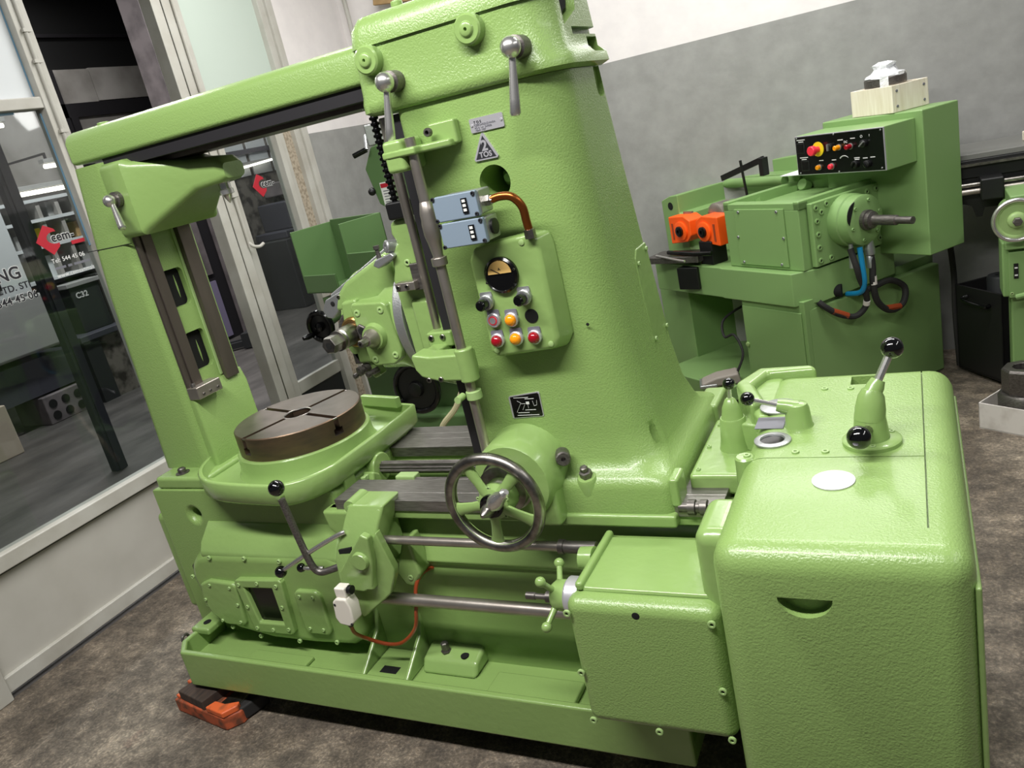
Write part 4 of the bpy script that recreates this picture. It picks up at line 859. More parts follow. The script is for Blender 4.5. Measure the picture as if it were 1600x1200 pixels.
MB().box(.048, .058, 1.26, 2.08, .02, .80).build('cabinet_side_door', GG, CA, .004)
MB().box(-.18, -.09, 2.0, 2.08, .71, .725).build('opening_dark_fill', 'void', CA)  # black fill that deepens the shade down in the opening
MB().prism([(-.39, 1.87), (-.455, 2.03), (-.41, 2.135), (-.27, 2.135), (-.255, 2.105), (-.38, 2.095), (-.405, 2.02), (-.362, 1.91)], 'z', .79, .886).build('cabinet_ridge', GG, CA, .014, 3)
MB().prism([(-.372, 1.84), (-.45, 2.03), (-.42, 2.13), (-.34, 2.13), (-.34, 1.84)], 'z', .60, .864).build('cabinet_shoulder', GG, CA, .012, 3)
MB().box(-.535, -.36, 1.745, 2.09, .70, .757).build('cabinet_deck', GG, CA, .012, 3)
for y in (1.77, 1.90, 2.04): bolt(CA, (-.515, y, .757), 'z', .006, .004, 'green_light', sgn=1)
MB().lathe((-.365, 1.62, .74), 'z', [(.024, 0), (.022, .122), (.018, .126)], 20).build('lid_post', GG, CA)
bolt(CA, (-.36, 1.62, .866), 'z', .008, .003, 'green_light', sgn=1)
for x, y in ((-.26, 1.63), (-.20, 1.63), (-.23, 1.99), (-.17, 1.985)): bolt(CA, (x, y, .868), 'z', .008, .003, 'green_light', sgn=1)
OV = MB().prism([(-.175+.040*math.cos(2*PI*k/40), 1.50+.041*math.sin(2*PI*k/40)) for k in range(40)], 'z', .868, .8705).build('oval_plate', 'alu_plate', CA)
text('plate_lettering', 'TOS', .022, 'cast_alu', OV, (-.175, 1.497, .8706), (1, 0, 0), (0, 1, 0), ext=.0002, align='CENTER')
def sight(x, y):
    s = MB().lathe((x, y, .868), 'z', [(.040, 0), (.040, .004), (.036, .006), (.027, .006), (.025, .002)], 36).build('oil_sight', 'cast_alu', CA)
    MB().lathe((x, y, .8695), 'z', [(.025, 0), (.025, .001)], 30).build('sight_lens', 'black_gloss', s)
sight(-.315, 1.69)
DL = MB().lathe((-.325, 1.885, .868), 'z', [(.046, 0), (.046, .004), (.042, .006)], 36).build('speed_dial', 'cast_alu', CA)
MB().box(-.365, -.30, 1.755, 1.82, .868, .871).build('speed_plate', 'ink_grey', CA, .002)
# gear levers on the cabinet
L1 = MB().lathe((-.445, 1.90, .755), 'z', [(.042, 0), (.036, .03), (.032, .083), (.030, .086)], 26).build('lever_turret', GG, CA)
MB().lathe((-.445, 1.90, .841), 'z', [(.028, 0), (.026, .005), (.022, .028), (.013, .048), (.008, .052)], 24).build('turret_cap', GG, L1)
MB().prism([(-.44, 1.885), (-.36, 1.86), (-.36, 1.92), (-.44, 1.918)], 'z', .755, .83).build('turret_web', GG, L1, .006)
MB().cyl((-.445, 1.90, .89), (-.443, 1.90, .922), .0055).build('lever_stem', 'chrome', L1); MB().ball((-.442, 1.90, .931), .0155).build('lever_knob', 'black_ball', L1)
L2 = MB().lathe((-.268, 1.775, .866), 'z', [(.034, 0), (.030, .006), (.026, .045), (.022, .055), (.012, .058)], 26).build('lever_turret', GG, CA)
MB().lathe((-.268, 1.775, .908), (-1, -.05, .28), [(.020, 0), (.017, .03), (.014, .045)], 20).build('turret_nose', GG, L2)
MB().tube([(-.31, 1.772, .920), (-.365, 1.768, .938)], .0055).build('lever_stem', 'chrome', L2); MB().ball((-.374, 1.768, .941), .0165).build('lever_knob', 'black_ball', L2)
L3 = MB().lathe((-.112, 1.675, .868), 'z', [(.058, 0), (.058, .008), (.054, .011), (.036, .012), (.031, .055), (.030, .06)], 36).build('lever_turret', GG, CA)
for k in range(3): bolt(L3, (-.112+.046*math.cos(.6+2.1*k), 1.675+.046*math.sin(.6+2.1*k), .878), 'z', .006, .003, 'green_light', sgn=1)
tdir = Vector((.045, .06, .10)).normalized(); tb = Vector((-.112, 1.675, .925))
MB().lathe(tb, tuple(Vector((.12, .16, 1))), [(.031, -.005), (.030, .02), (.026, .045), (.018, .06)], 26).build('turret_cap', GG, L3)
p1 = tb+Vector((.006, .008, .045)); k1 = Vector((-.062, 1.72, 1.058))
d1 = (k1-p1)
MB().lathe(p1, tuple(d1), [(.019, -.01), (.018, .02), (.014, .035)], 20).build('turret_nose', GG, L3)
MB().tube([p1, k1], .0085).build('lever_stem', 'chrome', L3); MB().ball(k1, .0225).build('lever_knob', 'black_ball', L3)
k2 = Vector((-.128, 1.575, .925))
MB().tube([(-.112, 1.665, .905), k2], .010).build('lever_stem', 'steel', L3); MB().ball(k2, .024).build('lever_knob', 'black_ball', L3)

# ------------------------------------------------------------------ leveling wedge under the tray
r = root('leveling_wedge', (-2.22, 1.47, 0), 'worn orange levelling shoe under the left end of the drip tray', 'levelling shoe')
MB().prism([(-2.375, 1.45), (-2.10, 1.405), (-2.06, 1.45), (-2.07, 1.56), (-2.34, 1.58)], 'z', 0, .05).build('shoe_body', 'orange_worn', r, .006)
MB().prism([(-2.345, 1.455), (-2.20, 1.425), (-2.17, 1.55), (-2.31, 1.565)], 'z', .05, .085).build('wood_block', 'wood_scrap', r, .004)
MB().prism([(-2.185, 1.42), (-2.095, 1.405), (-2.065, 1.45), (-2.075, 1.47), (-2.12, 1.45), (-2.17, 1.455)], 'z', .05, .072).build('shoe_jaw', 'orange_dull', r, .005)
MB().prism([(-2.372, 1.46), (-2.35, 1.455), (-2.335, 1.475), (-2.355, 1.485)], 'z', .05, .062).build('shoe_lip', 'orange_dull', r, .004)
MB().prism([(-2.37, 1.515), (-2.345, 1.51), (-2.335, 1.55), (-2.355, 1.56)], 'z', .05, .075).build('shoe_lip', 'orange_dull', r, .004)
MB().prism([(-2.10, 1.425), (-2.06, 1.46), (-2.03, 1.55), (-2.09, 1.56)], 'z', .004, .055).build('rubber_pad', 'rubber', r, .008)
MB().prism([(-2.16, 1.46), (-2.08, 1.455), (-2.08, 1.52), (-2.15, 1.53)], 'z', .045, .058).build('steel_insert', 'steel', r, .003)

# ------------------------------------------------------------------ thread rolling machine behind (local axes: u right, v depth)
K2 = (-.488, 3.774, 0); T2 = math.radians(-38.5)
TM = root('thread_rolling_machine', K2, 'green thread rolling machine with a black control panel against the grey wall', 'machine', world=False, rz=T2)
B_ = 'green_bg'
PD = MB().prism([(-.42, 0), (.0, 0), (.0, .70), (-.0, .87), (-.42, .87)], 'z', 0, .60).build('pedestal', B_, TM, .004)
MB().box(-.415, -.02, -.006, 0, .06, .545).build('pedestal_door', B_, PD, .003)
MB().lathe((-.405, -.006, .34), (0, -1, 0), [(.012, 0), (.012, .006), (.006, .008)], 12).build('door_lock', 'green_light', PD)
MB().prism([(.0, .02), (.0, .85), (.05, .85), (.03, .3)], 'z', 0, .56).build('pedestal_apron', B_, PD, .01)
MB().box(-1.25, -.98, .1, .9, 0, .60).build('pedestal_leg', B_, TM, .004)
MB().box(-.98, -.42, .45, .9, .30, .60).build('coolant_trough', B_, TM, .004)
MB().box(-1.0, -.42, -.15, .9, .06, .14).build('sump_tray', B_, TM, .006)
MB().box(-.98, -.42, .70, .72, .1, .6).build('underbed_dark_sheet', 'void', TM)  # black sheet standing in for the shade under the bed
BD = MB().prism([(-1.10, -.01), (-.55, -.01), (-.52, -.02), (-.04, -.02), (.02, .10), (.02, .58), (-1.10, .58)], 'z', .575, .735).build('machine_bed', B_, TM, .006)
HB = MB().box(-.50, -.005, .03, .58, .735, 1.02).build('spindle_head', B_, TM, .006)
MB().box(-.50, .0, .03, .09, 1.015, 1.05).box(-.50, -.46, .03, .58, 1.015, 1.06).box(-.035, .0, .03, .58, 1.015, 1.055).box(-.5, 0, .52, .58, 1.015, 1.085).build('head_rim', B_, HB, .005)
MB().cyl((-.40, .50, 1.03), (-.40, .46, 1.05), .03).build('rim_boss', B_, HB, .004)
MB().cyl((-.48, .028, 1.035), (-.46, .025, 1.035), .0).build('rim_pin', B_, HB)
FC = MB().box(-.418, -.090, .022, .03, .752, 1.026).build('cover_plate', B_, HB, .003)
for x, z in ((-.385, 1.013), (-.13, 1.013), (-.405, .89), (-.102, .89), (-.385, .765), (-.13, .765)): bolt(FC, (x, .022, z), 'y', .007, .004, 'cast_alu')
MB().prism([(-.48, 1.02), (-.42, 1.05), (-.42, 1.02)], 'y', .2, .45).build('rim_web', B_, HB)
SF = MB().box(0, .03, .075, .56, .745, 1.035).build('flange_plate', B_, TM, .004)
for v, z in ((.10, 1.01), (.10, .95), (.10, .89), (.10, .83), (.10, .77), (.165, 1.015), (.13, .985), (.42, 1.01), (.48, 1.012), (.48, .78), (.165, .768), (.40, .77)): bolt(SF, (.03, v, z), 'x', .014, .004, 'green_bg', sgn=1)
HUB = MB().lathe((.03, .275, .915), 'x', [(.118, -.01), (.118, .05), (.112, .055), (.112, .105), (.104, .11), (.07, .112)], 40).build('spindle_housing', B_, TM)
MB().prism([(.225+.06*math.cos(a), .945+.065*math.sin(a)) for a in [math.radians(100+110*k/8) for k in range(9)]], 'x', .138, .142).build('housing_window', 'black', HUB)
for k in range(6):
    a = math.radians(15+60*k); bolt(HUB, (.14, .275+.088*math.cos(a), .915+.088*math.sin(a)), 'x', .008, .006, 'green_bg', sgn=1)
MB().lathe((.14, .275, .915), 'x', [(.045, 0), (.045, .02), (.038, .022), (.038, .04), (.022, .045), (.022, .16), (.016, .165), (.016, .24)], 24).build('spindle_shaft', 'steel_dark', HUB)
MB().lathe((.0, .52, 1.02), (1, .1, 0), [(.022, 0), (.022, .05), (.014, .052), (.014, .10), (.018, .102), (.018, .125)], 16).build('pressure_valve', 'steel_dark', TM)
MB().box(.0, .02, .50, .53, .90, .97).build('valve_block', 'rubber', TM)
# rear slide
RS = MB().prism([(-1.10, .735), (-1.10, 1.06), (-1.02, 1.085), (-.95, 1.09), (-.95, .99), (-.90, .985), (-.90, .80), (-.82, .735)], 'y', .10, .55).build('slide_head', B_, TM, .006)
MB().cyl((-1.02, .099, 1.03), (-1.02, .0985, 1.03), .022).build('slide_bore', 'void', RS)
MB().box(-1.15, -.45, .50, .60, .735, 1.10).build('back_wall', B_, TM, .006)
MB().prism([(-1.2, .735), (-1.2, 1.08), (-.95, 1.15), (-.30, 1.19), (-.25, 1.0), (-.25, .735)], 'y', .60, .66).build('back_guard', B_, TM, .006)
MB().cyl((-.95, .45, 1.075), (-.50, .45, 1.075), .026).build('tie_bar', B_, TM)
MB().box(-.91, -.84, .095, .11, .90, 1.0).build('wear_plate', 'steel_brown', TM)
RD = MB().lathe((-.72, .15, .965), 'y', [(.05, 0), (.065, .01), (.065, .1)], 28).build('thread_roll', 'steel_brown', TM)
def roller_arm(u0, u1, flip):
    z0, z1 = .835, .985
    pl = [(u0, z0+.0), (u0, z1), (u1-.05, z1+.005), (u1, z1-.02), (u1, z0+.05), (u1-.04, z0+.015)]
    if flip: pl = [(u0+u1-p[0], p[1]) for p in pl]
    a = MB().prism(pl, 'y', .03, .13).build('roller_arm', 'orange', TM, .006)
    cx = (u0+u1)/2+(.012 if not flip else -.022)
    MB().lathe((cx, .03, .91), (0, -1, 0), [(.052, -.01), (.052, .008), (.048, .010)], 30).build('arm_disc', 'orange', a, 0)
    MB().lathe((cx, .02, .91), (0, -1, 0), [(.028, 0), (.028, .010), (.022, .014), (.010, .014), (.009, .006)], 24).build('arm_bolt', 'black_gloss', a)
    sx = u0+.03 if not flip else u1-.03
    MB().box(sx-.007, sx+.007, .028, .031, .86, .95).build('arm_slot', 'hose', a)
roller_arm(-.965, -.785, False); roller_arm(-.735, -.56, True)
MB().obox((-.87, .0, .775), (.34, .16, .035), .30).build('work_rest', 'steel_dark', TM, .003)
MB().obox((-.78, .0, .67), (.13, .1, .12), .3).build('rest_bracket', 'black', TM, .004)
MB().box(-.72, -.62, .02, .12, .735, .86).build('rest_block', 'black', TM, .005)
MB().tube([(-.90, -.05, .81), (-.70, -.03, .805), (-.60, -.0, .805)], .012).build('rest_lever', 'black_gloss', TM)
MB().tube([(-.96, -.09, .80), (-.78, -.10, .79), (-.70, -.10, .785)], .006).build('hex_key', 'chrome', TM)
MB().tube([(-.62, .30, 1.0), (-.62, .28, 1.22)], .007).build('coolant_pipe', 'black', TM)
MB().obox((-.66, .32, 1.17), (.34, .014, .03), .0, 0, -.25).build('coolant_arm', 'black', TM)
MB().box(-.515, -.485, .30, .34, 1.13, 1.22).build('coolant_bracket', 'black', TM, .003)
# upper cabinet and control panel
UC = MB().box(-.26, .285, .49, .72, .70, 1.333).build('electrical_cabinet', B_, TM, .006)
CBX = MB().box(-.250, .248, .305, .49, 1.120, 1.305).build('control_housing', B_, TM, .004)
CPN = MB().box(-.252, .247, .299, .305, 1.122, 1.304).build('control_panel', 'alu_plate', CBX, .001)
MB().box(-.248, .243, .2975, .300, 1.126, 1.300).build('panel_face', 'black_gloss', CPN)
YV = .2975
def on_panel(px, py):   # panel fractions measured from its top left corner
    return (-.248+.491*px, 1.300-.174*py)
for px, py in ((.06, .30), (.10, .77)):
    u, z = on_panel(px, py); b = MB().box(u-.024, u+.024, YV-.003, YV, z-.024, z+.024).build('meter_bezel', 'black', CPN, .002); MB().box(u-.018, u+.018, YV-.004, YV-.003, z-.018, z+.018).build('meter_glass', 'black_gloss', b)
u, z = on_panel(.275, .36)
e = MB().lathe((u, YV, z), (0, -1, 0), [(.033, 0), (.033, .003)], 28).build('stop_collar', 'yellow', CPN)
MB().lathe((u, YV-.003, z), (0, -1, 0), [(.014, 0), (.014, .025), (.022, .027), (.022, .045), (.019, .048)], 24).build('emergency_stop', 'red', e)
def pbtn(px, py, m, h=.02, r=.011):
    u, z = on_panel(px, py); q = MB().lathe((u, YV, z), (0, -1, 0), [(r*1.25, 0), (r*1.25, .004)], 18).build('button_collar', 'cast_alu' if m != 'black' else 'black', CPN)
    MB().lathe((u, YV-.004, z), (0, -1, 0), [(r, 0), (r, h), (r*.8, h+.003)], 18).build('button_cap', m, q)
pbtn(.52, .36, 'amber', .024); pbtn(.65, .36, 'red_lens', .024); pbtn(.27, .83, 'amber', .012); pbtn(.42, .83, 'red', .012, .012)
for px, py, a in ((.42, .33, .0), (.80, .32, .9), (.69, .82, .6), (.82, .83, -.6)):
    u, z = on_panel(px, py); k = MB().lathe((u, YV, z), (0, -1, 0), [(.016, 0), (.016, .012), (.013, .014)], 18).build('rotary_knob', 'black', CPN)
    MB().obox((u, YV-.016, z), (.006, .012, .030), 0, 0, a).build('knob_pointer', 'cast_alu' if px in (.42, .80) else 'black_gloss', k)
mk = MB()
for px, py, w_ in ((.07, .08, .05), (.07, .13, .03), (.09, .55, .05), (.09, .60, .03), (.54, .18, .03), (.68, .17, .025), (.30, .66, .025), (.45, .67, .025), (.71, .66, .03), (.71, .70, .025), (.80, .68, .025), (.88, .67, .025)):
    u, z = on_panel(px, py); mk.box(u-w_/2, u+w_/2, YV-.0006, YV, z-.0018, z+.0018)
mk.build('panel_legend', 'white_print', CPN)
text('panel_lettering', 'DC', .014, 'white_print', CPN, (on_panel(.60, .27)[0], YV-.0004, on_panel(.60, .27)[1]), align='CENTER')
u, z = on_panel(.57, .70)
MB().tube([(u+.026*math.cos(a), YV-.0005, z+.020*math.sin(a)) for a in [math.radians(30+120*k/10) for k in range(11)]], [.0008+.0002*k for k in range(11)], 6).build('dial_arc', 'white_print', CPN)
for px, py in ((.02, .03), (.47, .02), (.98, .04), (.03, .96), (.5, .98), (.97, .95)): u, z = on_panel(px, py); bolt(CPN, (u, YV, z), 'y', .004, .002, 'cast_alu', hole=False)
text('panel_lettering', 'O', .016, 'white_print', CPN, (on_panel(.775, .15)[0], YV-.0004, on_panel(.775, .15)[1]-.005), align='CENTER')
text('panel_lettering', 'I', .014, 'white_print', CPN, (on_panel(.86, .14)[0], YV-.0004, on_panel(.86, .14)[1]-.005), align='CENTER')
# hoses
def hose(path, r, m, name='hydraulic_hose'): return MB().tube(spline(path, 7), r, 10).build(name, m, TM)
h1 = hose([(.12, .305, .80), (.13, .305, .70), (.13, .30, .62), (.12, .33, .52), (.10, .43, .445), (.09, .53, .45), (.08, .56, .52), (.07, .48, .575), (.06, .38, .57), (.04, .30, .56)], .015, 'rubber')
MB().lathe((.12, .305, .80), (0, 0, -1), [(.016, -.04), (.020, 0), (.024, .02), (.024, .05), (.018, .055), (.021, .06), (.021, .11)], 14).build('hose_fitting', 'cast_alu', h1)
h2 = hose([(.10, .21, .80), (.12, .215, .72), (.12, .23, .66), (.11, .27, .58), (.09, .29, .51), (.07, .24, .47), (.05, .16, .50), (.03, .10, .55), (.01, .08, .58)], .014, 'rubber')
MB().lathe((.10, .215, .78), (0, 0, -1), [(.010, -.04), (.012, 0), (.014, .07)], 12).build('hose_fitting', 'cast_alu', h2)
for hx, pts in ((h1, [((.105, .40, .463), (.094, .50, .443)), ((.131, .302, .65), (.131, .302, .61))]), (h2, [((.10, .285, .535), (.093, .288, .515)), ((.06, .20, .482), (.04, .13, .523))]), ):
    for a, b in pts: MB().tube([a, b], .0158, 10).build('hose_band', 'card_white' if a[2] > .5 else 'hose', hx)
hose([(.13, .235, .80), (.135, .238, .70), (.13, .245, .63), (.10, .25, .585), (.02, .25, .57)], .012, 'blue_tube', 'air_tube')
MB().cyl((.0, .19, .60), (.03, .21, .60), .03).build('hose_port', 'void', TM)
MB().tube(spline([(.10, .86, .70), (.11, .87, .5), (.10, .88, .3), (.11, .88, .02)], 6), .014, 10).build('power_cable', 'rubber', TM)
def to2(u, v, z):
    c, s = math.cos(T2), math.sin(T2); return Vector((K2[0]+c*u-s*v, K2[1]+s*u+c*v, z))
# things lying on it
o = MB().box(-.13, .13, -.085, .085, 0, .004).build('sheet_of_paper', 'paper'); o.location = to2(-.37, .510, 1.1015); o.rotation_euler = (0, 0, T2+.1); tag(o, 'white sheet of paper lying beside the black control panel', 'paper')
r = root('wooden_box', to2(.035, .60, 1.334), 'small pale wooden box on top of the green electrical cabinet', 'box', world=False, rz=T2-.12)
for nm, b in (('box_front', (-.125, .125, -.10, -.088)), ('box_back', (-.125, .125, .088, .10)), ('box_side', (.113, .125, -.088, .088)), ('box_side', (-.125, -.113, -.088, .088))):
    MB().box(*b, 0, .115).build(nm, 'pine', r, .002)
MB().box(-.113, .113, -.088, .088, 0, .012).build('box_floor', 'pine', r); MB().box(-.113, .113, -.088, .088, .09, .10).build('box_lid', 'pine', r)
for y in (-.075, .075):
    for z in (.025, .09): bolt(r, (.125, y, z), 'x', .006, .002, 'ink_grey', sgn=1, hole=False)
r = root('steel_ring', to2(.03, .59, 1.449), 'plastic wrapped dark steel ring on the pale wooden box', 'ring', world=False)
MB().lathe((0, 0, 0), 'z', [(.085, 0), (.088, .004), (.088, .034), (.085, .038)], 36).build('ring_body', 'steel_dark', r)
wr = MB(); rg = random.Random(3)
rings = []
for k, (rad, z) in enumerate(((.088, .036), (.084, .046), (.06, .055), (.045, .075), (.05, .092), (.03, .10))):
    rings.append([((rad+rg.uniform(-.008, .008))*math.cos(2*PI*q/14), (rad+rg.uniform(-.008, .008))*math.sin(2*PI*q/14), z+rg.uniform(-.005, .005)) for q in range(14)])
wr.loft(rings).build('plastic_wrap', 'plastic_wrap', r, ang=20)
MB().prism([(-.02, -.0895), (.015, -.0895), (.015, -.086), (-.02, -.086)], 'z', .0, .045).build('wrap_strip', 'plastic_wrap', r)
r = root('foot_pedal', to2(-.52, -.12, .142), 'grey foot pedal with a cord on the sump tray of the thread roller', 'pedal', world=False, rz=T2+.9)
MB().prism([(-.10, 0), (.10, 0), (.10, .02), (.09, .06), (-.02, .05), (-.10, .025)], 'y', -.055, .055).build('pedal_plate', 'pedal_grey', r, .012, 3)
MB().box(-.11, -.02, -.062, .062, 0, .018).build('pedal_base', 'cast_alu', r, .006)
MB().tube(spline([(.09, 0, .05), (.13, .02, .14), (.10, .10, .22), (.05, .16, .20), (.06, .22, .28), (.2, .30, .33)], 6), .007, 8).build('pedal_cord', 'rubber', r)

# ------------------------------------------------------------------ lathe, bin, box at the right edge
LA = root('lathe', (.45, 4.1, 0), 'green lathe with a handwheel cut off by the right photo edge', 'machine')
MB().box(.335, 1.2, 3.92, 4.03, 0, .57).build('lathe_pedestal', B_, LA, .01)
MB().box(.305, 1.2, 3.90, 4.04, .50, .74).build('lathe_apron', B_, LA, .008)
MB().box(.327, 1.2, 3.88, 3.905, .50, .70).build('apron_cover', B_, LA, .004)
MB().box(.315, 1.2, 3.86, 4.06, .715, .745).build('apron_ledge', B_, LA, .004)
pl2 = MB().box(.345, .362, 3.877, 3.88, .585, .65).build('index_plate', 'black', LA)
for z in (.600, .632): MB().box(.348, .359, 3.8755, 3.877, z-.003, z+.003).build('index_mark', 'white_print', pl2)
bolt(LA, (.337, 3.88, .52), 'y', .007, .003, 'green_light')
MB().tube([(.35, 3.84, .515), (.44, 3.80, .545)], .012).build('apron_lever', B_, LA)
WH = MB().torus((.355, 3.82, .845), 'y', .082, .009, 48, 12).build('lathe_handwheel', 'chrome', LA)
MB().lathe((.355, 3.83, .845), (0, -1, 0), [(.082, 0), (.080, .006), (.068, .008), (.062, .002), (.035, .004), (.03, .02), (.022, .024)], 44).build('wheel_disc', 'green_light', WH)
MB().lathe((.355, 3.80, .845), (0, -1, 0), [(.018, 0), (.018, .018), (.015, .02)], 6).build('wheel_nut', 'steel_dark', WH)
MB().lathe((.408, 3.82, .825), (.2, -1, 0), [(.01, 0), (.015, .02), (.010, .05)], 16).build('wheel_grip', 'chrome', WH)
MB().cyl((.355, 3.84, .845), (.355, 4.1, .845), .045).build('wheel_shaft', B_, LA)
MB().box(.34, .42, 3.9, 4.25, .74, .93).build('saddle', B_, LA, .006)
MB().box(.15, 1.2, 4.20, 4.62, .98, 1.06).build('lathe_bed', 'black', LA, .004)
MB().box(.15, 1.2, 4.21, 4.61, 1.06, 1.085).build('bed_top', 'bed_grey', LA, .003)
MB().box(.15, 1.2, 4.18, 4.21, 1.035, 1.045).build('bed_edge', 'steel', LA)
MB().prism([(.15, .98), (1.2, .98), (1.2, .84), (.27, .84), (.26, .80), (.235, .80), (.225, .85), (.19, .865), (.15, .87)], 'y', 4.21, 4.58).build('bed_casting', 'black', LA)
MB().cyl((.15, 4.17, .955), (1.2, 4.17, .955), .010).build('feed_rod', 'steel', LA); MB().cyl((.15, 4.17, .925), (1.2, 4.17, .925), .014).build('lead_screw', 'steel_brown', LA)
MB().box(.25, .34, 4.10, 4.24, .89, .985).build('rod_carrier', 'black', LA, .008)
o = MB().obox((.47, 4.35, 1.106), (.06, .08, .04), .1).build('timber_block', 'pine', None, .003); tag(o, 'pale timber offcut lying on the black lathe bed', 'wood')
BN = root('storage_bin', (.26, 4.28, 0), 'black steel bin with a handle beside the lathe', 'bin')
def quad_bin():
    A = Vector((.142, 4.37)); B = Vector((.315, 4.115)); d = (B-A).normalized(); n = Vector((-d.y, d.x))
    if n.y < 0: n = -n
    return A, B, d, n
A, B, d, n = quad_bin()
def wallp(name, P, Q, t, z0, z1):
    dd = (Q-P).normalized(); nn = Vector((-dd.y, dd.x))*t
    return MB().prism([tuple(P), tuple(Q), tuple(Q+nn), tuple(P+nn)], 'z', z0, z1).build(name, 'bin_black', BN, .003)
C4 = A+n*.20; D4 = B+n*.20
wallp('bin_front', A, B, .01, 0.02, .452); wallp('bin_side', A, C4, -.01, .02, .452); wallp('bin_back', C4, D4, -.01, .02, .452); wallp('bin_side', B, D4, .01, .02, .452)
MB().prism([tuple(A), tuple(B), tuple(D4), tuple(C4)], 'z', .02, .03).build('bin_floor', 'bin_black', BN)
hp = A*.72+B*.28; hq = A*.25+B*.75
MB().tube(spline([(hp.x, hp.y, .405), (hp.x-n.x*.03, hp.y-n.y*.03, .395), (hq.x-n.x*.03, hq.y-n.y*.03, .385), (hq.x, hq.y, .385)], 5), .010).build('bin_handle', 'black_gloss', BN)
o = MB().lathe((.325, 4.285, .031), 'z', [(.055, 0), (.055, .46), (.05, .47), (.02, .47), (.02, .3)], 26).build('steel_roll', 'far_dark'); tag(o, 'dark round roll standing in the black bin', 'roll')
CBO = root('cardboard_box', (.27, 3.70, 0), 'open white carton on the floor at the right edge', 'box')
a = Vector((.183, 3.655)); b = Vector((.40, 3.515)); d = (b-a).normalized(); n = Vector((-d.y, d.x)); c4 = a+n*.22; d4 = b+n*.22
def cw(name, P, Q, t): dd = (Q-P).normalized(); nn = Vector((-dd.y, dd.x))*t; MB().prism([tuple(P), tuple(Q), tuple(Q+nn), tuple(P+nn)], 'z', 0, .118).build(name, 'card_white', CBO, .001)
cw('carton_front', a, b, .005); cw('carton_side', a, c4, -.005); cw('carton_back', c4, d4, -.005); cw('carton_side', b, d4, .005)
MB().prism([tuple(a), tuple(b), tuple(d4), tuple(c4)], 'z', 0, .005).build('carton_floor', 'card_white', CBO)
NU = root('steel_collet', (.351, 3.677, .005), 'dark steel hexagon chuck part in the white carton', 'chuck')
MB().lathe((.351, 3.677, .006), 'z', [(.092, 0), (.095, .005), (.095, .135), (.085, .15)], 36).build('chuck_flange', 'steel_dark', NU)
MB().lathe((.351, 3.677, .155), 'z', [(.076, 0), (.080, .012), (.080, .10), (.072, .11), (.040, .11), (.038, .05)], 8).build('chuck_hexagon', 'steel_dark', NU, .003)
MB().cyl((.351, 3.677, .22), (.351, 3.677, .225), .038).build('chuck_bore', 'void', NU)

# ------------------------------------------------------------------ grinding machine behind the hob head
GM = root('grinding_machine', (-2.3, 3.4, 0), 'green grinding machine with black handwheels behind the hob head', 'machine')
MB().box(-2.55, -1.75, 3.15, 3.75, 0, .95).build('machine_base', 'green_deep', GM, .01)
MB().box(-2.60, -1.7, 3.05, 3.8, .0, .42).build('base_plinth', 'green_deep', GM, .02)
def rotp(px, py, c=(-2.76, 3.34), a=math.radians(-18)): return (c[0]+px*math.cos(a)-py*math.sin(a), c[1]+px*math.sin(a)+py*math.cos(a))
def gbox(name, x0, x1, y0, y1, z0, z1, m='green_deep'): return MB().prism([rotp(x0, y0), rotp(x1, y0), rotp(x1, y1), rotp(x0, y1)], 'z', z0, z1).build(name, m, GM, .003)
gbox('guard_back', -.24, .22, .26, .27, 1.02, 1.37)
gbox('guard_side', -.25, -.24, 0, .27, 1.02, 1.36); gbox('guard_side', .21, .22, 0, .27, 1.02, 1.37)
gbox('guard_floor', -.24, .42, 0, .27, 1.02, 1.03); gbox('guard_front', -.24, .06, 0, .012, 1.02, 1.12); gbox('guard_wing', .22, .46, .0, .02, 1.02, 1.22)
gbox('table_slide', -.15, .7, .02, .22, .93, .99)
HX = MB().prism([(-2.175, 1.60), (-2.12, 1.685), (-1.90, 1.72), (-1.85, 1.55), (-1.90, 1.42), (-2.05, 1.37), (-2.145, 1.44)], 'y', 3.08, 3.20).build('wheel_cover', 'green_deep', GM, .006)
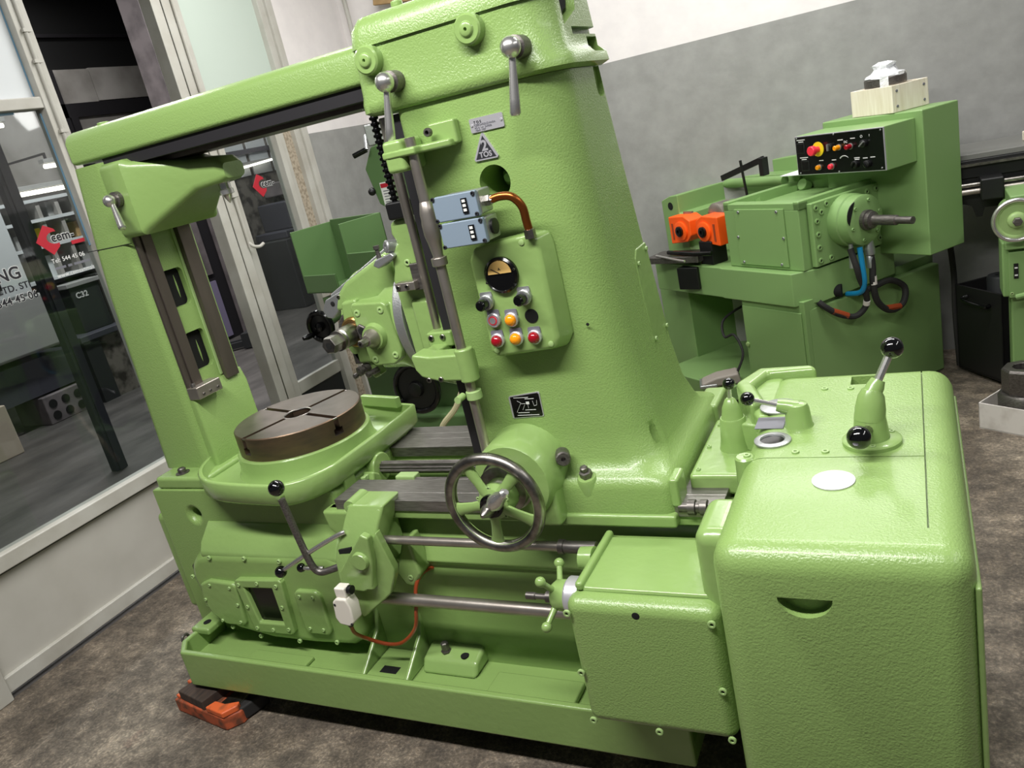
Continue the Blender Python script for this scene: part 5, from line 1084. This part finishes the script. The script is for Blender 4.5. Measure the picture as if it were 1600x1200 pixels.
MB().box(-2.10, -1.85, 3.2, 3.6, .95, 1.6).build('wheel_pillar', 'green_deep', GM, .01)
LB = MB().box(-2.115, -2.045, 3.074, 3.08, 1.405, 1.53).build('warning_label', 'white_print', HX)
MB().box(-2.112, -2.048, 3.0725, 3.074, 1.507, 1.525).build('label_band', 'red_print', LB)
lb = MB()
for k in range(7): lb.box(-2.105, -2.06+.006*(k % 3), 3.073, 3.074, 1.418+.012*k, 1.422+.012*k)
lb.build('label_writing', 'ink_grey', LB)
MB().ball((-2.165, 3.075, 1.50), .018).build('cover_knob', 'black', HX)
CR = MB().obox((-2.10, 3.12, 1.735), (.07, .07, .09), .3).build('dresser_block', 'cast_alu', GM, .006)
MB().tube([(-2.13, 3.08, 1.74), (-2.12, 3.05, 1.68)], .008).build('dresser_crank', 'cast_alu', CR); MB().cyl((-2.12, 3.05, 1.68), (-2.18, 3.03, 1.665), .012).build('dresser_grip', 'black_gloss', CR)
def wheel(c, R, nm):
    q = MB().torus(c, 'y', R, .014, 40, 10).build('machine_handwheel', 'black_gloss', GM)
    MB().lathe(Vector(c)+Vector((0, .01, 0)), (0, -1, 0), [(R, -.004), (R*.96, .010), (R*.35, .012), (R*.3, .03), (R*.15, .035)], 40).build('wheel_disc', 'black_gloss' if nm else 'black', q)
    MB().lathe(Vector(c)+Vector((-R*.75, -.01, -R*.5)), (-.3, -1, 0), [(.012, 0), (.015, .03), (.010, .06)], 12).build('wheel_grip', 'black_gloss', q)
wheel((-2.70, 3.10, .905), .072, True); wheel((-2.14, 2.98, .585), .115, False)
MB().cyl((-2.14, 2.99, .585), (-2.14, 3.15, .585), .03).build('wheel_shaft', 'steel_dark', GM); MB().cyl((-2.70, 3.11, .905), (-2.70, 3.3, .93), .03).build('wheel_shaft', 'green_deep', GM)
MB().tube(spline([(-1.85, 2.95, .62), (-1.92, 2.93, .50), (-2.02, 2.92, .40), (-2.06, 2.95, .25)], 6), .014, 10).build('supply_cable', 'cable_cream', GM)
